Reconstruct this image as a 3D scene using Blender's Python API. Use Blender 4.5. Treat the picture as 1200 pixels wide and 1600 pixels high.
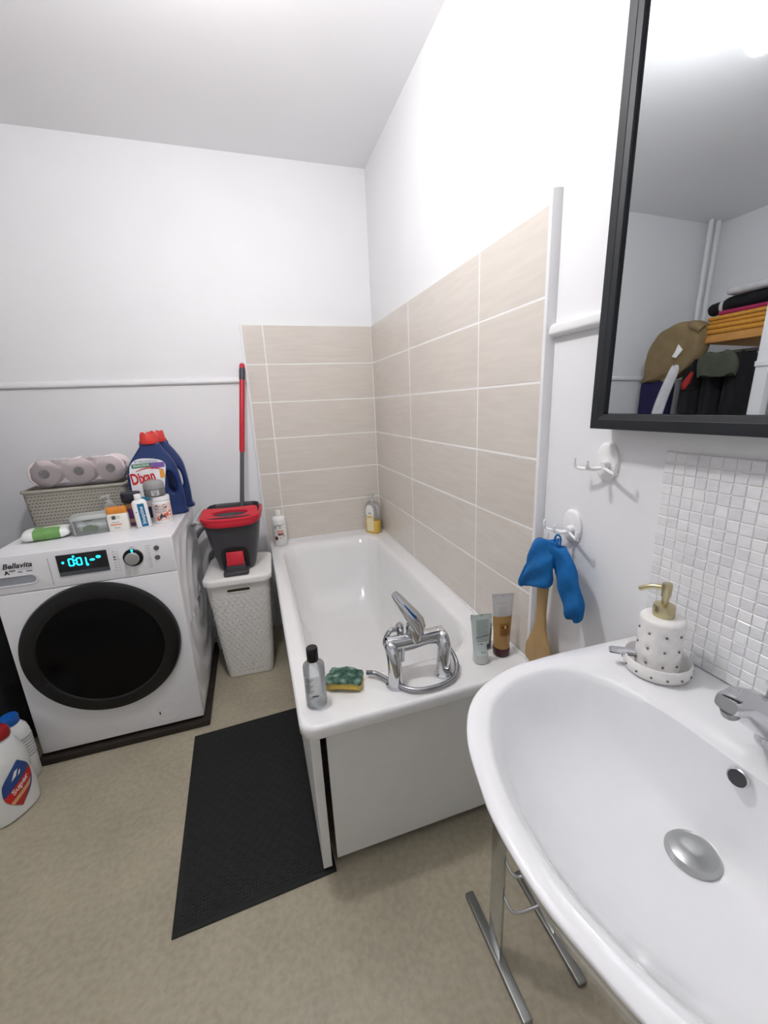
import bpy, bmesh, math, random
from mathutils import Vector, Matrix
random.seed(7)
for o in list(bpy.data.objects): bpy.data.objects.remove(o)
S = bpy.context.scene
COL = S.collection
pi, sin, cos = math.pi, math.sin, math.cos

# ---------------------------------------------------------------- camera, world, exposure
FPX = 639.24
CAM = Vector((-0.7273, -2.4461, 1.3329))
YAW, PITCH, ROLL = -0.2994, -0.2579, 0.0449
cd = bpy.data.cameras.new('camera'); cam = bpy.data.objects.new('camera', cd); COL.objects.link(cam)
cd.sensor_fit = 'HORIZONTAL'; cd.sensor_width = 36; cd.lens = FPX/1200*36; cd.clip_start = 0.02
R = Matrix.Rotation(YAW, 3, 'Z') @ Matrix.Rotation(PITCH, 3, 'X') @ Matrix.Rotation(ROLL, 3, 'Y')
fw, rt, up = R.col[1], R.col[0], R.col[2]
M = Matrix((( rt.x, up.x, -fw.x, CAM.x), (rt.y, up.y, -fw.y, CAM.y), (rt.z, up.z, -fw.z, CAM.z), (0,0,0,1)))
cam.matrix_world = M
S.camera = cam
w = bpy.data.worlds.new('world'); S.world = w; w.use_nodes = True
w.node_tree.nodes['Background'].inputs[0].default_value = (0.75, 0.8, 0.9, 1)
w.node_tree.nodes['Background'].inputs[1].default_value = 0.3
S.view_settings.view_transform = 'Standard'; S.view_settings.look = 'None'
S.view_settings.gamma = 1; S.view_settings.use_curve_mapping = False
S.view_settings.exposure = 0.40
LAMP = (-0.80, -1.42, 2.30)
LAMP_STRENGTH = 330.0

# ---------------------------------------------------------------- materials
def lin(c):
    return tuple((x/255/12.92 if x/255 <= 0.04045 else ((x/255+0.055)/1.055)**2.4) for x in c) + (1,)
MATS = {}
def mat(name, col, rough=0.5, metal=0.0, var=0.05, scale=25, bump=0.0, bscale=None, coat=0.0, trans=0.0, ior=1.45,
        stretch=(1,1,1), emit=None, estr=0, alpha=1.0, bdist=0.002, sheen=0.0, world=False, sss=0):
    if name in MATS: return MATS[name]
    m = bpy.data.materials.new(name); m.use_nodes = True; nt = m.node_tree; N = nt.nodes; L = nt.links
    b = N['Principled BSDF']
    b.inputs['Roughness'].default_value = rough; b.inputs['Metallic'].default_value = metal
    b.inputs['Coat Weight'].default_value = coat; b.inputs['Transmission Weight'].default_value = trans
    b.inputs['IOR'].default_value = ior; b.inputs['Alpha'].default_value = alpha
    b.inputs['Sheen Weight'].default_value = sheen
    c = lin(col)
    if world:
        tc = N.new('ShaderNodeNewGeometry'); src = tc.outputs['Position']
    else:
        tc = N.new('ShaderNodeTexCoord'); src = tc.outputs['Object']
    mp = N.new('ShaderNodeMapping'); mp.inputs['Scale'].default_value = stretch
    L.new(src, mp.inputs['Vector'])
    nz = N.new('ShaderNodeTexNoise'); nz.inputs['Scale'].default_value = scale; nz.inputs['Detail'].default_value = 4
    L.new(mp.outputs['Vector'], nz.inputs['Vector'])
    rp = N.new('ShaderNodeValToRGB')
    rp.color_ramp.elements[0].position = 0.3; rp.color_ramp.elements[1].position = 0.7
    rp.color_ramp.elements[0].color = tuple(max(0, x*(1-var)) for x in c[:3]) + (1,)
    rp.color_ramp.elements[1].color = tuple(min(1, x*(1+var)) for x in c[:3]) + (1,)
    L.new(nz.outputs['Fac'], rp.inputs['Fac']); L.new(rp.outputs['Color'], b.inputs['Base Color'])
    if bump:
        n2 = N.new('ShaderNodeTexNoise'); n2.inputs['Scale'].default_value = bscale or scale*4; n2.inputs['Detail'].default_value = 3
        L.new(mp.outputs['Vector'], n2.inputs['Vector'])
        bp = N.new('ShaderNodeBump'); bp.inputs['Strength'].default_value = bump; bp.inputs['Distance'].default_value = bdist
        L.new(n2.outputs['Fac'], bp.inputs['Height']); L.new(bp.outputs['Normal'], b.inputs['Normal'])
    if emit:
        b.inputs['Emission Color'].default_value = lin(emit); b.inputs['Emission Strength'].default_value = estr
    MATS[name] = m
    return m

def film(name, col=(255,255,255), clear=0.8, rough=0.1, tint=(255,255,255)):
    """thin clear plastic: part see-through, part glossy, part milky"""
    if name in MATS: return MATS[name]
    m = bpy.data.materials.new(name); m.use_nodes = True; nt = m.node_tree; N = nt.nodes; L = nt.links
    b = N['Principled BSDF']; b.inputs['Base Color'].default_value = lin(col); b.inputs['Roughness'].default_value = rough
    t = N.new('ShaderNodeBsdfTransparent'); t.inputs[0].default_value = lin(tint)
    mx = N.new('ShaderNodeMixShader'); out = N['Material Output']
    fr = N.new('ShaderNodeFresnel'); fr.inputs[0].default_value = 1.45
    nz = N.new('ShaderNodeTexNoise'); nz.inputs['Scale'].default_value = 40
    ma = N.new('ShaderNodeMath'); ma.operation = 'MULTIPLY_ADD'
    ma.inputs[1].default_value = 0.1; ma.inputs[2].default_value = 1-clear-0.05
    L.new(nz.outputs['Fac'], ma.inputs[0])
    ad = N.new('ShaderNodeMath'); ad.operation = 'ADD'; ad.use_clamp = True
    L.new(fr.outputs[0], ad.inputs[0]); L.new(ma.outputs[0], ad.inputs[1])
    L.new(ad.outputs[0], mx.inputs[0]); L.new(t.outputs[0], mx.inputs[1]); L.new(b.outputs[0], mx.inputs[2])
    L.new(mx.outputs[0], out.inputs['Surface'])
    MATS[name] = m
    return m

WALL = mat('wall paint', (243,244,246), 0.55, var=0.012, scale=3, bump=0.12, bscale=160, bdist=0.0008)
CEIL = mat('ceiling paint', (246,246,248), 0.40, var=0.012, scale=2, bump=0.05, bscale=120, bdist=0.0008)
TRIM = mat('trim paint', (240,240,242), 0.35, var=0.01)
GROUT = mat('white grout', (246,245,243), 0.8, var=0.02)
ENAMEL = mat('white enamel', (240,240,240), 0.12, var=0.008, coat=0.4)
CERAMIC = mat('white ceramic', (240,241,243), 0.10, var=0.008, coat=0.5)
WPLASTIC = mat('white plastic', (238,238,238), 0.35, var=0.01)
WPANEL = mat('white laminate', (232,232,229), 0.35, var=0.012)
CHROME = mat('chrome', (205,207,210), 0.09, 1.0, var=0.03)
STEEL = mat('dull steel', (150,152,150), 0.32, 1.0, var=0.06)
GOLD = mat('champagne gold', (196,186,150), 0.28, 1.0, var=0.04, scale=60)
BLACKP = mat('black plastic', (14,14,15), 0.25, var=0.05)
BLACKM = mat('matt black', (18,19,20), 0.6, var=0.15, scale=40)
BLACKF = mat('mirror frame black', (30,33,38), 0.5, var=0.06)
DARKHOLE = mat('dark recess', (10,10,10), 0.8)
GREYP = mat('charcoal plastic', (66,66,70), 0.42, var=0.05)
GREYH = mat('grey hose plastic', (120,122,124), 0.4)
REDP = mat('red plastic', (196,34,52), 0.35, var=0.05)
INK = mat('grey ink', (60,60,62), 0.5)
INKL = mat('pale grey ink', (150,150,152), 0.5)
WINK = mat('white ink', (245,245,245), 0.5)

# ---------------------------------------------------------------- geometry
class G:
    def __init__(s): s.v = []; s.f = []
    def add(s, vs, fs):
        k = len(s.v); s.v += [tuple(p) for p in vs]; s.f += [tuple(i+k for i in f) for f in fs]; return s
    def loft(s, rings, cap0=True, cap1=True, closed=True):
        n = len(rings[0]); k = len(s.v)
        for r in rings: s.v += [tuple(p) for p in r]
        for i in range(len(rings)-1):
            for j in range(n if closed else n-1):
                a = k+i*n+j; b = k+i*n+(j+1) % n
                s.f.append((a, b, b+n, a+n))
        if cap0: s.f.append(tuple(k+j for j in range(n))[::-1])
        if cap1: s.f.append(tuple(k+(len(rings)-1)*n+j for j in range(n)))
        return s
    def box(s, x0, x1, y0, y1, z0, z1):
        return s.add([(x0,y0,z0),(x1,y0,z0),(x1,y1,z0),(x0,y1,z0),(x0,y0,z1),(x1,y0,z1),(x1,y1,z1),(x0,y1,z1)],
                     [(3,2,1,0),(4,5,6,7),(0,1,5,4),(1,2,6,5),(2,3,7,6),(3,0,4,7)])
    def rbox(s, x0, x1, y0, y1, z0, z1, r=0.005, b=0.003, k=3):
        cx, cy, hx, hy = (x0+x1)/2, (y0+y1)/2, (x1-x0)/2, (y1-y0)/2
        r = min(r, hx*.99, hy*.99); b = min(b, (z1-z0)/2*.99)
        rings = []
        for i in range(k+1):
            a = pi/2*i/k; ins = b*(1-sin(a)); z = z0+b*(1-cos(a))
            rings.append(rrect(cx, cy, hx-ins, hy-ins, max(r-ins, 1e-4), z))
        for i in range(k+1):
            a = pi/2*(1-i/k); ins = b*(1-sin(a)); z = z1-b*(1-cos(a))
            rings.append(rrect(cx, cy, hx-ins, hy-ins, max(r-ins, 1e-4), z))
        return s.loft(rings)
    def lathe(s, prof, n=32, c=(0,0,0), cap0=True, cap1=True):
        return s.loft([[(c[0]+r*cos(2*pi*j/n), c[1]+r*sin(2*pi*j/n), c[2]+z) for j in range(n)] for r, z in prof], cap0, cap1)
    def tube(s, pts, r, n=10, caps=True, flat=1.0):
        pts = [Vector(p) for p in pts]; rs = r if isinstance(r, (list, tuple)) else [r]*len(pts)
        t0 = (pts[1]-pts[0]).normalized()
        u = Vector((0,0,1)) if abs(t0.z) < .9 else Vector((1,0,0))
        u = (u-t0*u.dot(t0)).normalized(); rings = []
        for i, p in enumerate(pts):
            t = (pts[min(i+1, len(pts)-1)]-pts[max(i-1, 0)]).normalized()
            u = (u-t*u.dot(t)).normalized(); v = t.cross(u)
            rings.append([p+u*cos(2*pi*j/n)*rs[i]+v*sin(2*pi*j/n)*rs[i]*flat for j in range(n)])
        return s.loft(rings, caps, caps)
    def ball(s, c, rx, ry=None, rz=None, n=20, m=10):
        ry = ry or rx; rz = rz or rx
        rings = []
        for i in range(m+1):
            a = -pi/2+pi*min(max(i/m, 0.01), 0.99)
            rings.append([(c[0]+rx*cos(a)*cos(2*pi*j/n), c[1]+ry*cos(a)*sin(2*pi*j/n), c[2]+rz*sin(a)) for j in range(n)])
        return s.loft(rings)
    def grid(s, fn, u0, u1, v0, v1, nu=10, nv=4):
        vs = [fn(u0+(u1-u0)*i/nu, v0+(v1-v0)*j/nv) for j in range(nv+1) for i in range(nu+1)]
        fs = [(j*(nu+1)+i, j*(nu+1)+i+1, (j+1)*(nu+1)+i+1, (j+1)*(nu+1)+i) for j in range(nv) for i in range(nu)]
        return s.add(vs, fs)
    def poly(s, pts, fn):
        """star-shaped 2d outline mapped by fn; two rings so that it follows a curve"""
        cx = sum(p[0] for p in pts)/len(pts); cy = sum(p[1] for p in pts)/len(pts); n = len(pts)
        vs = [fn(cx, cy)]+[fn(cx+(p[0]-cx)*.5, cy+(p[1]-cy)*.5) for p in pts]+[fn(*p) for p in pts]
        fs = [(0, 1+i, 1+(i+1) % n) for i in range(n)]+[(1+i, 1+n+i, 1+n+(i+1) % n, 1+(i+1) % n) for i in range(n)]
        return s.add(vs, fs)
    def ell(s, cu, cv, ru, rv, fn, n=20):
        return s.poly([(cu+ru*cos(2*pi*i/n), cv+rv*sin(2*pi*i/n)) for i in range(n)], fn)
    def text(s, t, size, fn, u=0, v=0, bold=0.0, shear=0.0, ang=0.0, sx=1.0, spacing=1.0, align='CENTER'):
        vs, fs = text2d(t, bold, shear, spacing, align)
        ca, sa = cos(ang), sin(ang)
        out = []
        for x, y in vs:
            x *= size*sx; y *= size
            out.append(fn(u+x*ca-y*sa, v+x*sa+y*ca))
        return s.add(out, fs)
    def xf(s, mtx):
        s.v = [tuple(mtx @ Vector(p)) for p in s.v]; return s
    def mesh(s, name, m, smooth=35, recalc=True):
        me = bpy.data.meshes.new(name); me.from_pydata(s.v, [], s.f); me.validate()
        if recalc:
            bm = bmesh.new(); bm.from_mesh(me); bmesh.ops.recalc_face_normals(bm, faces=bm.faces); bm.to_mesh(me); bm.free()
        me.materials.append(m)
        if smooth:
            me.shade_smooth(); me.set_sharp_from_angle(angle=math.radians(smooth))
        return me
    def build(s, name, m, parent=None, smooth=35, kind=None, label=None, loc=None, recalc=True):
        o = bpy.data.objects.new(name, s.mesh(name, m, smooth, recalc)); COL.objects.link(o)
        if parent: o.parent = parent
        if kind is None and name.endswith(('print', 'lettering')): kind = 'stuff'
        if kind: o['kind'] = kind
        if label: o['label'] = label
        if loc: o.location = loc
        return o

def rrect(cx, cy, hx, hy, r, z, k=5):
    r = min(r, hx, hy); out = []
    for qx, qy, a0 in ((1,1,0), (-1,1,pi/2), (-1,-1,pi), (1,-1,3*pi/2)):
        for i in range(k+1):
            a = a0+pi/2*i/k
            out.append((cx+qx*(hx-r)+r*cos(a), cy+qy*(hy-r)+r*sin(a), z))
    return out
def rrect4(x0, x1, y0, y1, rs, z, k=8):
    """corner radii in order x1y1, x0y1, x0y0, x1y0"""
    out = []
    for (px, py, sx, sy, a0), r in zip(((x1,y1,-1,-1,0), (x0,y1,1,-1,pi/2), (x0,y0,1,1,pi), (x1,y0,-1,1,3*pi/2)), rs):
        for i in range(k+1):
            a = a0+pi/2*i/k
            out.append((px+sx*r+r*cos(a), py+sy*r+r*sin(a), z))
    return out
def se(hx, hy, n, z, k=40, cx=0, cy=0):
    out = []
    for j in range(k):
        a = 2*pi*j/k; c, s_ = cos(a), sin(a)
        out.append((cx+hx*math.copysign(abs(c)**(2/n), c), cy+hy*math.copysign(abs(s_)**(2/n), s_), z))
    return out
_tx = {}
def text2d(t, bold=0, shear=0, spacing=1, align='CENTER'):
    key = (t, bold, shear, spacing, align)
    if key in _tx: return _tx[key]
    c = bpy.data.curves.new('t', 'FONT'); c.body = t; c.align_x = align; c.align_y = 'CENTER'; c.size = 1
    c.offset = bold; c.shear = shear; c.space_character = spacing; c.resolution_u = 3
    o = bpy.data.objects.new('t', c); COL.objects.link(o)
    me = bpy.data.meshes.new_from_object(o.evaluated_get(bpy.context.evaluated_depsgraph_get()))
    r = ([(v.co.x, v.co.y) for v in me.vertices], [tuple(p.vertices) for p in me.polygons])
    bpy.data.objects.remove(o); bpy.data.curves.remove(c); bpy.data.meshes.remove(me)
    _tx[key] = r
    return r
def curve_prism(outer, holes, ext, bevel, res=3, smooth=True):
    """2d outline with holes -> G; lies in local xz, thickness along y"""
    c = bpy.data.curves.new('p', 'CURVE'); c.dimensions = '2D'; c.fill_mode = 'BOTH'
    for pts in [outer]+holes:
        sp = c.splines.new('POLY'); sp.points.add(len(pts)-1); sp.use_cyclic_u = True
        for p, q in zip(sp.points, pts): p.co = (q[0], q[1], 0, 1)
    c.extrude = ext; c.bevel_depth = bevel; c.bevel_resolution = res; c.offset = -bevel
    o = bpy.data.objects.new('p', c); COL.objects.link(o)
    me = bpy.data.meshes.new_from_object(o.evaluated_get(bpy.context.evaluated_depsgraph_get()))
    g = G(); g.add([(v.co.x, -v.co.z, v.co.y) for v in me.vertices], [tuple(p.vertices) for p in me.polygons])
    bpy.data.objects.remove(o); bpy.data.curves.remove(c); bpy.data.meshes.remove(me)
    bm = bmesh.new(); m2 = bpy.data.meshes.new('x'); m2.from_pydata(g.v, [], g.f); bm.from_mesh(m2)
    bmesh.ops.remove_doubles(bm, verts=bm.verts, dist=1e-5); bm.to_mesh(m2); bm.free()
    g.v = [tuple(v.co) for v in m2.vertices]; g.f = [tuple(p.vertices) for p in m2.polygons]; bpy.data.meshes.remove(m2)
    return g
def spline(pts, n=8, cyc=False):
    """Catmull-Rom through the points (any dimension)"""
    P = [tuple(p) for p in pts]; out = []; m = len(P)
    for i in range(m if cyc else m-1):
        if cyc: a, b, c, d = P[i-1], P[i], P[(i+1) % m], P[(i+2) % m]
        else: a, b, c, d = P[max(i-1,0)], P[i], P[i+1], P[min(i+2,m-1)]
        for k in range(n):
            t = k/n
            out.append(tuple(.5*((2*q)+(-p+r)*t+(2*p-5*q+4*r-s_)*t*t+(-p+3*q-3*r+s_)*t**3) for p,q,r,s_ in zip(a,b,c,d)))
    if not cyc: out.append(P[-1])
    return out
def cylmap(r, e=0.0004, z0=0):
    return lambda u, v: ((r+e)*sin(u/r), -(r+e)*cos(u/r), z0+v)
def flatmap(y, z0=0):
    return lambda u, v: (u, y, z0+v)
def semap(hx, hy, n, e=0.0005, z0=0):
    def f(u, v):
        q = min(abs(u/hx), .999)
        return (u*(1+e/hx), -hy*(1-q**n)**(1/n)-e, z0+v)
    return f

def tag(o, label, cat, group=None):
    o['label'] = label; o['category'] = cat
    if group: o['group'] = group
    return o
def thing(name, label, cat, loc=(0,0,0), rotz=0, group=None):
    o = bpy.data.objects.new(name, None); COL.objects.link(o); o.empty_display_size = .05
    o.location = loc; o.rotation_euler = (0,0,rotz)
    return tag(o, label, cat, group)
def face(x, y, extra=0):
    return math.atan2(CAM.x-x, -(CAM.y-y))+extra
def kids(o): return [c for c in bpy.data.objects if c.parent == o]
def copy_thing(o, loc, rotz, label=None, group=None):
    def rec(a, par):
        c = a.copy(); COL.objects.link(c)
        if par: c.parent = par
        for k in kids(a): rec(k, c)
        return c
    r = rec(o, None); r.location = loc; r.rotation_euler = (0,0,rotz)
    if label: r['label'] = label
    if group: r['group'] = group
    return r
def struct(o): o['kind'] = 'structure'; return o

# ---------------------------------------------------------------- room shell
XL, YF, ZC = -2.66, -2.95, 2.54
W0 = 0.006
FLOOR = mat('beige lino', (176,168,148), 0.42, var=0.09, scale=5, bump=0.10, bscale=220, bdist=0.0006)
def floor_nodes():
    nt = FLOOR.node_tree; N = nt.nodes; L = nt.links
    b = N['Principled BSDF']; old = b.inputs['Base Color'].links[0].from_socket
    tc = N.new('ShaderNodeTexCoord')
    n = N.new('ShaderNodeTexNoise'); n.inputs['Scale'].default_value = 60; n.inputs['Detail'].default_value = 6
    L.new(tc.outputs['Object'], n.inputs['Vector'])
    r = N.new('ShaderNodeValToRGB'); r.color_ramp.elements[0].position = .35; r.color_ramp.elements[1].position = .65
    r.color_ramp.elements[0].color = (.86,.85,.82,1); r.color_ramp.elements[1].color = (1,1,1,1)
    L.new(n.outputs['Fac'], r.inputs['Fac'])
    mx = N.new('ShaderNodeMix'); mx.data_type = 'RGBA'; mx.blend_type = 'MULTIPLY'; mx.inputs[0].default_value = 1
    L.new(old, mx.inputs[6]); L.new(r.outputs[0], mx.inputs[7]); L.new(mx.outputs[2], b.inputs['Base Color'])
floor_nodes()
struct(G().box(XL-.1, .1, YF-.1, .1, -.1, 0).build('floor', FLOOR, smooth=0))
struct(G().box(XL-.1, .1, YF-.1, .1, ZC, ZC+.1).build('ceiling', CEIL, smooth=0))
wall_right = struct(G().box(W0, .1, YF-.1, .1, 0, ZC).build('wall_right', WALL, smooth=0))
wall_back = struct(G().box(XL-.1, W0, W0, .1, 0, ZC).build('wall_back', WALL, smooth=0))
struct(G().box(XL-.1, XL, YF-.1, W0, 0, ZC).build('wall_left', WALL, smooth=0))
struct(G().box(XL, W0, YF-.1, YF, 0, ZC).build('wall_front', WALL, smooth=0))

# wall tiles over the bath: each tile its own piece, joints recessed
TILE = mat('greige wall tile', (219,212,203), 0.22, var=0.04, scale=7, stretch=(.9,.9,9), bump=0.05, bscale=20, world=True, coat=0.15)
ZT, TH, J = 1.77, 0.20, 0.0030
def tile_grid(wall, cuts, axis):
    cache = {}
    for i in range(6):
        z1 = ZT-TH*i; z0 = z1-TH
        if i == 5: z0 = 0.557
        for a, b in zip(cuts[:-1], cuts[1:]):
            lo, hi = min(a, b)+J, max(a, b)-J
            key = (round(hi-lo, 4), round(z1-z0, 4))
            if key not in cache:
                hx, hz = key[0]/2, (z1-z0)/2-J
                rings = [rrect(0, 0, hx, hz, .001, -.0045, 1), rrect(0, 0, hx, hz, .001, -.0008, 1), rrect(0, 0, hx-.0008, hz-.0008, .0008, 0, 1)]
                g = G().loft(rings)
                # local z of the ring is the outward normal
                if axis == 'y': g.v = [(p[0], -p[2], p[1]) for p in g.v]
                else: g.v = [(-p[2], p[0], p[1]) for p in g.v]
                cache[key] = g.mesh('tile', TILE, 30)
            o = bpy.data.objects.new('tile', cache[key]); COL.objects.link(o); o.parent = wall
            tilt = random.uniform(-.0004, .0004)
            o.location = ((lo+hi)/2, tilt, (z0+z1)/2) if axis == 'y' else (tilt, (lo+hi)/2, (z0+z1)/2)
tile_grid(wall_back, [-0.7104, -0.605, -0.001], 'y')
tile_grid(wall_right, [-1.5266, -1.1994, -0.5864, -0.001], 'x')
G().box(-0.7104, 0, .0006, W0+.001, .557, ZT).build('grout', GROUT, wall_back, 0)
G().box(.0006, W0+.001, -1.5266, 0, .557, ZT).build('grout', GROUT, wall_right, 0)

# mosaic behind the basin: 20 mm stones
MZ0, MZ1, MY0, MP = 0.825, 1.2255, -1.8775, 0.0202
marble = [mat('mosaic marble %d' % i, c, 0.28, var=0.05, scale=40, stretch=(1,1,3), world=True, coat=0.1)
          for i, c in enumerate([(240,241,243), (237,238,240), (234,235,238), (242,243,244), (231,232,235)])]
def stone(k):
    h = (MP-.0020)/2
    j = lambda: random.uniform(-.0007, .0007)
    a = [(-h+j(), -h+j()), (h+j(), -h+j()), (h+j(), h+j()), (-h+j(), h+j())]
    g = G().add([(.0, p[0], p[1]) for p in a]+[(-.0028, p[0], p[1]) for p in a]+[(-.0034, p[0]*.93, p[1]*.93) for p in a],
                [(0,1,5,4),(1,2,6,5),(2,3,7,6),(3,0,4,7),(4,5,9,8),(5,6,10,9),(6,7,11,10),(7,4,8,11),(8,9,10,11)])
    return g
protos = [stone(i) for i in range(15)]
pm = [p.mesh('mosaic_tile', marble[i % 5], 0) for i, p in enumerate(protos)]
rest = G(); ncol = 28; nrow = int((MZ1-MZ0)/MP)
for c in range(ncol):
    for r in range(nrow):
        y = MY0-MP*(c+.5); z = MZ1-MP*(r+.5)
        if c < 12:
            o = bpy.data.objects.new('mosaic_tile', random.choice(pm)); COL.objects.link(o); o.parent = wall_right
            o.location = (W0-.001, y, z); 
        else:
            p = random.choice(protos); rest.add([(q[0]+W0-.001, q[1]+y, q[2]+z) for q in p.v], p.f)
rest.build('mosaic_field', marble[0], wall_right, 0, kind='stuff')
G().box(W0-.0027, W0+.001, MY0-MP*ncol, MY0, MZ1-MP*nrow, MZ1).build('grout', GROUT, wall_right, 0)

# dado rails and tile edge trims
def rail(name, a, b, z0, z1, d, axis):
    prof = [(0, z0), (d*.55, z0), (d*.9, z0+.004), (d, z0+.009), (d*.8, z1-.008), (d*.35, z1-.002), (0, z1)]
    rings = []
    for t in (a, b):
        rings.append([((t, W0-p, z) if axis == 'x' else (W0-p, t, z)) for p, z in prof])
    return struct(G().loft(rings).build(name, TRIM, smooth=40))
rail('trim_1', XL, -0.722, 1.476, 1.507, .016, 'x')
rail('trim_2', YF, -1.5515, 1.472, 1.504, .020, 'y')
def quarter(name, y0, y1, z0, z1, d):
    prof = [(0, y0), (d*.7, y0), (d, y0-(y0-y1)*.25), (d, y0-(y0-y1)*.7), (d*.5, y1+.001), (0, y1)]
    rings = [[(W0-p, y, z) for p, y in prof] for z in (z0, z1)]
    return struct(G().loft(rings).build(name, TRIM, smooth=40))
quarter('trim_3', -1.5275, -1.5515, .556, 1.787, .022)
struct(G().rbox(-.721, -.7115, -.006, W0, .03, 1.775, .003, .002).build('trim_4', TRIM))
# silicone bead along the bath
g = G().tube([(-.70, -.003, .5575), (-.004, -.003, .5575), (-.004, -1.52, .5575)], .0045, 8)
struct(g.build('trim_5', TRIM))

# ---------------------------------------------------------------- pendant lamp
t = thing('pendant_lamp', 'bare bulb hanging on a white cord from the ceiling, seen in the mirror', 'lamp', (LAMP[0], LAMP[1], ZC))
h = ZC-LAMP[2]
G().lathe([(.05,0),(.05,-.012),(.035,-.028),(.01,-.034)], 32).build('ceiling_rose', WPLASTIC, t)
G().tube([(0,0,-.03), (0,0,-h+.10)], .003, 8).build('cord', WPLASTIC, t)
G().lathe([(.008,-h+.115),(.02,-h+.105),(.021,-h+.052),(.017,-h+.045)], 24).build('socket', WPLASTIC, t)
bulb = mat('lit bulb', (255,255,255), .3, emit=(253,250,250), estr=LAMP_STRENGTH)
G().lathe([(.014,-h+.05),(.02,-h+.042),(.036,-h+.022),(.043,-h),(.038,-h-.022),(.024,-h-.038),(.008,-h-.044)], 20).build('bulb', bulb, t, 60)

# ---------------------------------------------------------------- framed mirror
MH, MW = .86, .56
t = thing('wall_mirror', 'large mirror in a black wooden frame on the right wall above the basin', 'mirror', (-.049, -1.741, 1.2645))
t.rotation_euler = (0, math.radians(.8), 0)
def frame_ring(ins, x): return [(x, -ins, ins), (x, -MW+ins, ins), (x, -MW+ins, MH-ins), (x, -ins, MH-ins)]
g = G(); prof = [(0,.040), (0,.0015), (.0015,0), (.0185,0), (.0195,.0010), (.0290,.0035), (.0295,.0090), (.0295,.040)]
g.loft([frame_ring(i, x) for i, x in prof]+[frame_ring(*prof[0])], False, False)
g.build('frame', BLACKF, t, 20)
MIRR = mat('mirror silver', (208,213,216), .012, 1.0, var=0.0)
G().add([(p[0], p[1], p[2]) for p in frame_ring(.0305, .010)], [(0,1,2,3)]).build('mirror_glass', MIRR, t, 0)
G().box(.036, .039, -MW+.02, -.02, .02, MH-.02).build('backing_board', BLACKM, t, 0)

# ---------------------------------------------------------------- bathtub
ZR = .555
tub = thing('bathtub', 'white built-in bathtub with plain panels in the tiled corner', 'bathtub', (0,0,0))
g = G()
X0, X1, Y0, Y1 = -.700, -.002, -1.572, -.002
oc = [.006, .006, .045, .02]
inn = lambda dx0, dx1, dy0, dy1, rr, z: rrect4(-.642+dx0, -.080-dx1, -1.405+dy0, -.095-dy1, rr, z)
rings = [rrect4(X0+.02, X1, Y0+.02, Y1, oc, ZR-.038), rrect4(X0+.003, X1, Y0+.003, Y1, oc, ZR-.038), rrect4(X0, X1, Y0, Y1, oc, ZR-.034), rrect4(X0, X1, Y0, Y1, oc, ZR-.010),
         rrect4(X0+.003, X1, Y0+.003, Y1, oc, ZR-.003), rrect4(X0+.009, X1-.001, Y0+.009, Y1-.001, oc, ZR),
         rrect4(X0+.012, X1-.004, Y0+.012, Y1-.004, oc, ZR-.0005)]
rr0 = [.12, .12, .17, .17]
rings += [inn(-.022, -.020, -.012, -.03, [.1,.1,.17,.17], ZR-.002), inn(-.010, -.010, -.006, -.015, rr0, ZR-.004), inn(0, 0, 0, 0, rr0, ZR-.010),
          inn(.007, .006, .008, .012, rr0, ZR-.022), inn(.014, .013, .016, .03, rr0, ZR-.06), inn(.03, .03, .032, .09, rr0, ZR-.20),
          inn(.05, .05, .055, .18, rr0, ZR-.33), inn(.085, .085, .085, .26, [.1]*4, ZR-.385), inn(.13, .13, .13, .33, [.08]*4, ZR-.40)]
g.loft(rings, False, True)
g.build('tub_shell', ENAMEL, tub, 60)
G().lathe([(.028,0),(.028,.003),(.02,.005),(.002,.004)], 24, (-.361, -1.23, ZR-.399)).build('drain', CHROME, tub)
G().rbox(-.632, -.004, -1.512, -1.496, .028, ZR-.036, .001, .001, 1).build('front_panel', WPANEL, tub, 20)
# side panel: its end edge shows as a pale strip beside the front panel
G().rbox(-.676, -.650, -1.520, -.012, .016, ZR-.036, .002, .001, 1).build('side_panel', WPANEL, tub, 20)
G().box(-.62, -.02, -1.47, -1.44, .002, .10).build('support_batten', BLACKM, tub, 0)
for x in (-.60, -.05): G().lathe([(.02,.0),(.02,.01),(.008,.012),(.008,.05)], 16, (x, -1.475, .0)).build('levelling_foot', STEEL, tub)

# ---------------------------------------------------------------- bath mixer tap
t = thing('bath_mixer', 'chrome deck-mounted bath mixer with single lever on the tub rim', 'tap', (-.345, -1.478, ZR))
bx = lambda x: x+.345
g = G().tube([(-.086,.02,.115), (.086,.02,.115)], .020, 20); g.tube([(-.086,.02,.115), (-.07,.02,.115)], .0215, 20); g.tube([(.07,.02,.115), (.086,.02,.115)], .0215, 20)
g.build('body', CHROME, t)
for sx in (-1, 1):
    p = spline([(sx*.080,.02,.115), (sx*.080,.004,.113), (sx*.078,-.010,.092), (sx*.0755,-.013,.05), (sx*.075,-.012,.0)], 6)
    n = len(p); G().tube(p, [.0165+.0055*(i/(n-1)) for i in range(n)], 18).build('leg', CHROME, t, 50)
    G().lathe([(.027,0),(.027,.004),(.022,.008)], 24, (sx*.075, -.012, 0)).build('flange', CHROME, t)
G().lathe([(.022,.11),(.026,.132),(.0265,.150),(.0245,.164),(.016,.172),(.001,.174)], 28, (.0,.02,0)).build('cartridge_housing', CHROME, t, 40)
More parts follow.
